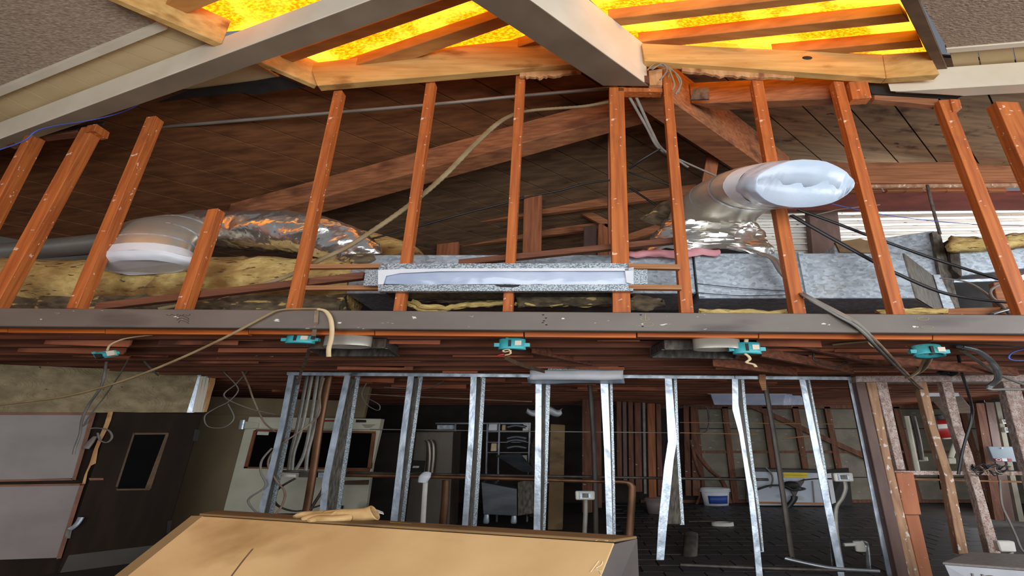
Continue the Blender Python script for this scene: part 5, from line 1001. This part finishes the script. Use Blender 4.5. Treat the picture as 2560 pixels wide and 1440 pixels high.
one('cream_cable', ppath([(2318, 878, 3.9), (2312, 900, 4.2), (2298, 925, 4.8), (2276, 941, 5.1), (2266, 945, 5.2)]), .012, m_cable, 'left cream cable from the open teal box to the top plate', 'cable', seg=8)
one('cream_cable', ppath([(2332, 880, 3.9), (2322, 905, 4.2), (2306, 926, 4.8), (2284, 937, 5.1), (2268, 938, 5.2)]), .011, m_flex, 'right tan cable from the open teal box to the top plate', 'cable', seg=8)
one('cream_cable', ppath([(796, 773, 3.58), (814, 778, 3.57), (826, 796, 3.57), (830, 822, 3.58), (828, 848, 3.6), (822, 872, 3.62), (822, 892, 3.63)]), .0105, m_cable, 'thick cream cable end hanging over the header beam', 'cable', seg=8)
one('long_cord', ppath([(800, 772, 3.6), (745, 772, 3.59), (695, 776, 3.58), (660, 792, 3.58), (560, 845, 3.6), (430, 905, 3.68), (300, 955, 3.8), (180, 988, 3.95), (80, 1003, 4.1), (-60, 1018, 4.3)]), .0085, m_flex, 'long tan cord sagging from the header down to the left', 'cord', seg=8)
b = MB()
for (x0, y0, Y0), (x1, y1, Y1) in zip([(792, 776, 3.61), (790, 806, 3.6), (784, 840, 3.7), (768, 890, 4.6), (752, 932, 5.6)], [(790, 806, 3.6), (784, 840, 3.7), (768, 890, 4.6), (752, 932, 5.6), (744, 962, 6.0)]):
    w_ = .018
    a, c = onY(x0, y0, Y0), onY(x1, y1, Y1); b.bar(a, c, (w_, 0, 0), (0, .004, 0))
b.build('hanging_strap', m_cabled, label='brown strap hanging from the header past the first steel studs', cat='strap')
b = MB(); pts = [(1262, 893, 4.3), (1285, 905, 4.5), (1312, 915, 4.8), (1338, 922, 5.2), (1362, 929, 5.6)]
for p, q in zip(pts, pts[1:]): b.bar(onY(*p), onY(*q), (0, .01, 0), (0, .0, .022))
b.build('hanging_strap', m_trimd, label='dark flat strap bent down over the taped register box', cat='strap')
bd = thing('cable_bundle', 'bundle of dusty brown cables draped over the header at right', 'cables', tuple(onY(2170, 840, 3.6)))
for i in range(6):
    dx, dy, dY = (i-2.5)*3.0, (i % 3-1)*2.2, (i % 2)*.02
    MB().tube(ppath([(1900+dx, 634+dy, 4.0), (1935+dx*1.1, 648+dy, 3.98), (1957+dx, 682+dy, 3.96), (1990+dx*.6, 722+dy, 3.92), (2018+dx, 742+dy, 3.64+dY), (2090+dx, 782+dy*2, 3.59+dY), (2142+dx, 812+dy*2, 3.58+dY), (2190+dx*1.2, 860+dy, 3.75), (2240+dx, 912+dy, 4.5), (2286+dx*.7, 956+dy, 5.6), (2302+dx*.6, 970+dy, 5.9)]), .0095, seg=7).build('cable', m_cabled if i % 2 else m_cableg, parent=bd)
ax_ = thing('armored_cable', 'thick ribbed armored cable curving down to the right top plate', 'cable', tuple(onY(2490, 970, 5.4)))
b = MB().tube(ppath([(2400, 866, 4.4), (2440, 876, 4.5), (2472, 898, 4.7), (2492, 925, 5.0), (2494, 948, 5.2), (2478, 963, 5.3), (2470, 970, 5.3)]), .022, seg=12, sub=12)
for i in range(0, len(b.v)//12):
    if i % 2:
        cc = sum((b.v[i*12+k] for k in range(12)), Vector())/12
        for k in range(12): b.v[i*12+k] = cc+(b.v[i*12+k]-cc)*.85
b.build('ribbed_sheath', m_bx, parent=ax_)
MB().tube(ppath([(2470, 969, 5.3), (2480, 974, 5.3), (2520, 973, 5.3), (2600, 974, 5.3)]), .016, seg=10).build('smooth_end', m_conduit, parent=ax_)
one('gray_conduit', ppath([(2404, 876, 4.6), (2450, 906, 4.9), (2500, 938, 5.3), (2600, 976, 5.6)]), .014, m_conduit, 'thin gray conduit crossing behind the thick armored cable', 'conduit')
one('blue_wire', ppath([(2620, 868, 4.4), (2545, 876, 4.4), (2522, 892, 4.4), (2540, 901, 4.4), (2620, 898, 4.4)]), .006, m_blue, 'thin blue wire loop under the header at the right edge', 'wire', seg=5)
one('black_wire', ppath([(2330, 858, 4.2), (2420, 862, 4.2), (2500, 864, 4.2), (2600, 872, 4.2)]), .007, m_black, 'black wire running right from the open teal box', 'wire', seg=5)
one('white_wire', ppath([(2175, 842, 4.1), (2172, 856, 4.1), (2182, 866, 4.1), (2204, 876, 4.1), (2216, 886, 4.1)]), .006, m_cable, 'short curly pale wire left of the cable bundle', 'wire', seg=5)
one('black_wire', ppath([(2034, 884, 4.6), (2034, 898, 4.6), (2056, 910, 4.6), (2090, 916, 4.6), (2134, 906, 4.6)]), .006, m_black, 'thin black wire loop between the joists at right', 'wire', seg=5)
one('armored_cable', ppath([(2080, 862, 4.4), (2140, 856, 4.4), (2200, 852, 4.4)]), .011, m_flex, 'short tan armored cable between the joists at right', 'cable', seg=8)
b = MB().tube(ppath([(2348, 934, 5.9), (2370, 930, 5.9), (2388, 938, 5.9)]), [.03, .05, .03], seg=10); b.jitter(.01, 20); b.build('wire_clump', m_black, label='black clump of taped wires on the right top plate', cat='wires')
for i, (q, r, m, lab) in enumerate((
    ([(266, 905, 4.8), (262, 930, 4.9), (252, 968, 5.0), (222, 1012, 5.2), (205, 1050, 5.3), (200, 1085, 5.4), (188, 1118, 5.4), (184, 1136, 5.4)], .008, m_cableg, 'long gray cable hanging in front of the plaster band at left'),
    ([(322, 896, 5.0), (300, 935, 5.4), (262, 990, 5.9), (224, 1040, 6.0), (206, 1068, 6.1)], .005, m_cableg, 'thin wire slanting down over the plaster band'),
    ([(225, 1072, 6.0), (240, 1070, 6.0), (270, 1075, 6.0), (280, 1092, 6.0), (268, 1106, 6.0), (250, 1100, 6.0), (244, 1082, 6.0)], .008, m_cableg, 'looped gray wire beside the splintered strip'),
    ([(356, 884, 5.2), (362, 905, 5.4), (384, 928, 5.6), (395, 938, 5.8)], .008, m_cableg, 'gray wire curling out of the joists at left'),
    ([(555, 900, 6.2), (556, 925, 6.4), (590, 962, 6.6), (594, 980, 6.6), (570, 1005, 6.6), (540, 1020, 6.6), (512, 1040, 6.6), (520, 1066, 6.6), (560, 1068, 6.6), (585, 1045, 6.6), (570, 1010, 6.6)], .0055, m_cableg, 'large looped gray wire in front of the plywood wall'),
    ([(620, 905, 6.2), (616, 930, 6.4), (590, 960, 6.6), (560, 990, 6.6), (620, 1020, 6.6), (690, 1036, 6.6)], .0065, m_cableg, 'gray wire crossing to the right before the plywood wall'),
    ([(598, 915, 6.2), (620, 960, 6.5), (634, 1000, 6.6), (660, 1055, 6.7), (690, 1080, 6.7)], .008, m_cabled, 'brown wire falling toward the cooler door hinge'),
    ([(810, 945, 6.4), (800, 985, 6.4), (795, 1040, 6.4), (740, 1085, 6.3), (690, 1120, 6.25), (670, 1160, 6.2), (690, 1200, 6.2), (712, 1230, 6.2), (706, 1262, 6.2), (690, 1284, 6.2)], .008, m_cabled, 'long gray brown wire snaking across the cooler window'),
    ([(680, 1120, 6.1), (655, 1150, 6.1), (652, 1180, 6.1), (664, 1215, 6.1), (624, 1245, 6.1), (624, 1262, 6.1), (644, 1284, 6.1)], .008, m_cableg, 'thin gray wire looping left of the first steel stud'),
    ([(738, 1196, 6.5), (692, 1226, 6.5), (690, 1260, 6.5), (740, 1278, 6.5), (806, 1262, 6.5)], .011, m_pipe, 'dark curved conduit low on the cooler door'),
    ([(812, 1200, 6.5), (806, 1225, 6.5), (786, 1258, 6.5), (770, 1286, 6.5)], .011, m_pipe, 'dark bent conduit right of the copper pipe'),
    ([(916, 958, 7.2), (904, 985, 7.2), (918, 1012, 7.2), (945, 1026, 7.2), (948, 1012, 7.2), (920, 996, 7.2)], .005, m_cableg, 'looped gray wire above the cooler door right end'),
    ([(960, 968, 7.4), (1060, 972, 7.4), (1105, 955, 7.2), (1112, 948, 7.0)], .008, m_cableg, 'gray wire drooping under the track near the third steel stud'),
    ([(910, 985, 7.6), (1040, 992, 7.6), (1180, 998, 7.6), (1330, 1004, 7.6)], .010, m_cabled, 'brown cable running level behind the third and fourth studs'),
    ([(1700, 1018, 9.0), (1760, 1014, 9.0), (1772, 1040, 9.0), (1768, 1075, 9.0), (1740, 1088, 9.0)], .010, m_pipe, 'dark cable arching at the corner of the pale back wall'),
    ([(1728, 1100, 11.5), (1740, 1160, 11.5), (1756, 1210, 12.3), (1742, 1261, 12.4)], .02, m_bstud, 'thin leaning stick left of the white bucket'),
    ([(1730, 1116, 11.8), (1770, 1170, 11.8), (1806, 1205, 12.4), (1826, 1258, 12.45)], .03, m_bstud, 'long leaning brown stick behind the white bucket'))):
    one('loose_wire' if 'wire' in lab or 'cable' in lab else ('bent_conduit' if 'conduit' in lab else 'leaning_stick'), ppath(q), r, m, lab, 'wire' if 'wire' in lab else ('cable' if 'cable' in lab else ('conduit' if 'conduit' in lab else 'stick')), seg=6)
quadY([(1898, 936), (1914, 936), (1916, 975), (1906, 976), (1898, 955)], 6.10, .03).build('wood_scrap', m_rail, label='raw wood scrap hanging at the top of the dark iron pipe', cat='board')
# ================================================================ FOREGROUND
A = onY(500, 1292, 3.0); zt_ = A.z; B = onZ(1537, 1360, zt_); C_ = onZ(1593, 1347, zt_); D = onZ(545, 1280, zt_)
sl_ = Vector((-.596, -.719, -.95))*(zt_/.95)
hd = thing('slanted_cabinet', 'large tan cabinet with a sloping front in the foreground', 'cabinet', (0, 2.2, 0))
A2, B2 = A+sl_, B+sl_; C2 = Vector((C_.x, C_.y, 0)); D2 = Vector((D.x, D.y, 0))
MB().hexa([A2, B2, C2, D2], [A, B, C_, D]).build('body', m_cardd, parent=hd)
nf = (B-A).cross(A2-A).normalized(); nf = nf if nf.y < 0 else -nf
MB().slab([A.lerp(A2, 0), B, B2, A2], nf*.012).build('sloping_front', m_card, parent=hd, bevel=.004)
MB().slab([A+nf*.012, B+nf*.012, C_, D], (0, 0, .012)).build('top_strip', m_cardt, parent=hd, bevel=.003)
MB().bar(A+nf*.02+Vector((0, 0, -.01)), A2+nf*.02, (.035, 0, 0), nf*.008).build('edge_fold', m_cardt, parent=hd)
def onF(px, py): return onP(px, py, A+nf*.0135, nf)
MB().tube([onF(632, 1372), onF(605, 1405), onF(575, 1445)], .0022, seg=4).build('crease', m_trimd, parent=hd)
for q in (((1497, 1402), (1476, 1430)), ((1506, 1404), (1503, 1412), (1490, 1420), (1498, 1425), (1503, 1436)), ((1487, 1424), (1503, 1427))):
    MB().tube([onF(*p) for p in q], .0018, seg=4).build('printed_mark', m_cable, parent=hd)
def onT(px, py): return onZ(px, py, zt_+.0135)
for q in (((1428, 1343), (1440, 1340), (1468, 1343)), ((1444, 1345), (1478, 1347)), ((1484, 1346), (1498, 1347), (1490, 1351)), ((1505, 1349), (1518, 1352), (1536, 1348))):
    MB().tube([onT(*p) for p in q], .0016, seg=4).build('printed_mark', m_cable, parent=hd)
MB().slab([onT(975, 1306), onT(1030, 1310), onT(1030, 1314), onT(972, 1310)], (0, 0, .002)).build('yellow_tape', m_yel, parent=hd, label='faded yellow tape')
# glove lying on the cabinet top
gz = zt_+.012
gl = thing('work_glove', 'tan leather work glove lying on the edge of the slanted cabinet', 'glove', tuple(onZ(850, 1305, gz)))
def gp(px, py, h): q = onZ(px, py, gz); return q+Vector((0, 0, h))
b = MB().tube([gp(812, 1300, .022), gp(850, 1301, .027), gp(890, 1302, .030), gp(915, 1302, .034), gp(934, 1302, .042)], [.022, .027, .029, .030, .036], seg=16, cap=False); b.jitter(.003, 18)
b.build('cuff', m_glove, parent=gl, sol=-.006)
for q, r in (([(838, 1303), (800, 1302), (775, 1303), (758, 1303)], [.026, .020, .018, .010]), ([(836, 1299), (790, 1297), (760, 1297), (737, 1298)], [.026, .022, .020, .010]), ([(840, 1296), (812, 1294), (790, 1293), (776, 1294)], [.024, .018, .016, .010]), ([(850, 1294), (838, 1291), (826, 1290), (816, 1291)], [.024, .017, .015, .010]), ([(870, 1304), (830, 1306), (795, 1305), (770, 1306)], [.020, .018, .018, .010])):
    b = MB().tube([gp(x, y, r[min(i, len(r)-1)]) for i, (x, y) in enumerate(q)], r, seg=12); b.jitter(.003, 18); b.build('finger', m_glove, parent=gl)
MB().slab([gp(938, 1298, .05), gp(955, 1300, .04), gp(957, 1303, .035), gp(944, 1302, .04)], (0, 0, .003)).build('white_tag', m_tape, parent=gl, label='white fabric tag')
# gray housing bottom right
hz = thing('gray_housing', 'gray metal housing with a dusty lid in the bottom right corner', 'housing', tuple(onY(2480, 1440, 4.6)))
za = onY(2358, 1412, 4.4).z
L0, L1, L2, L3 = onZ(2356, 1412, za), onZ(2428, 1385, za), onZ(2700, 1398, za), onZ(2700, 1438, za)
MB().slab([L0, L1, L2, L3], (0, 0, .02)).build('lid', m_consol, parent=hz, bevel=.006)
dn = Vector((0, 0, -za)); iv = Vector((.16, .03, 0))
MB().hexa([L0+iv+dn, L1+Vector((.1, -.05, 0))+dn, L2+dn, L3+dn], [L0+iv*.15-Vector((0, 0, .002)), L1+Vector((.02, -.02, -.002)), L2-Vector((0, 0, .002)), L3-Vector((0, 0, .002))]).build('housing_body', m_consol2, parent=hz)
def onH(t, dz, o=.012):
    q = L0.lerp(L3, t); return q+Vector((iv.x*.4*(1-t), -o, dz))
for t_ in (.16, .24): MB().bar(onH(t_, -.05), onH(t_, -.35), (.008, 0, 0), (0, .006, 0)).build('front_rib', m_consol, parent=hz)
MB().tube([onH(.30+.10*math.cos(a*.524+math.pi), -.16+.10*math.sin(a*.524), .016) for a in range(7)], .008, seg=5).build('embossed_arc', m_consol, parent=hz)
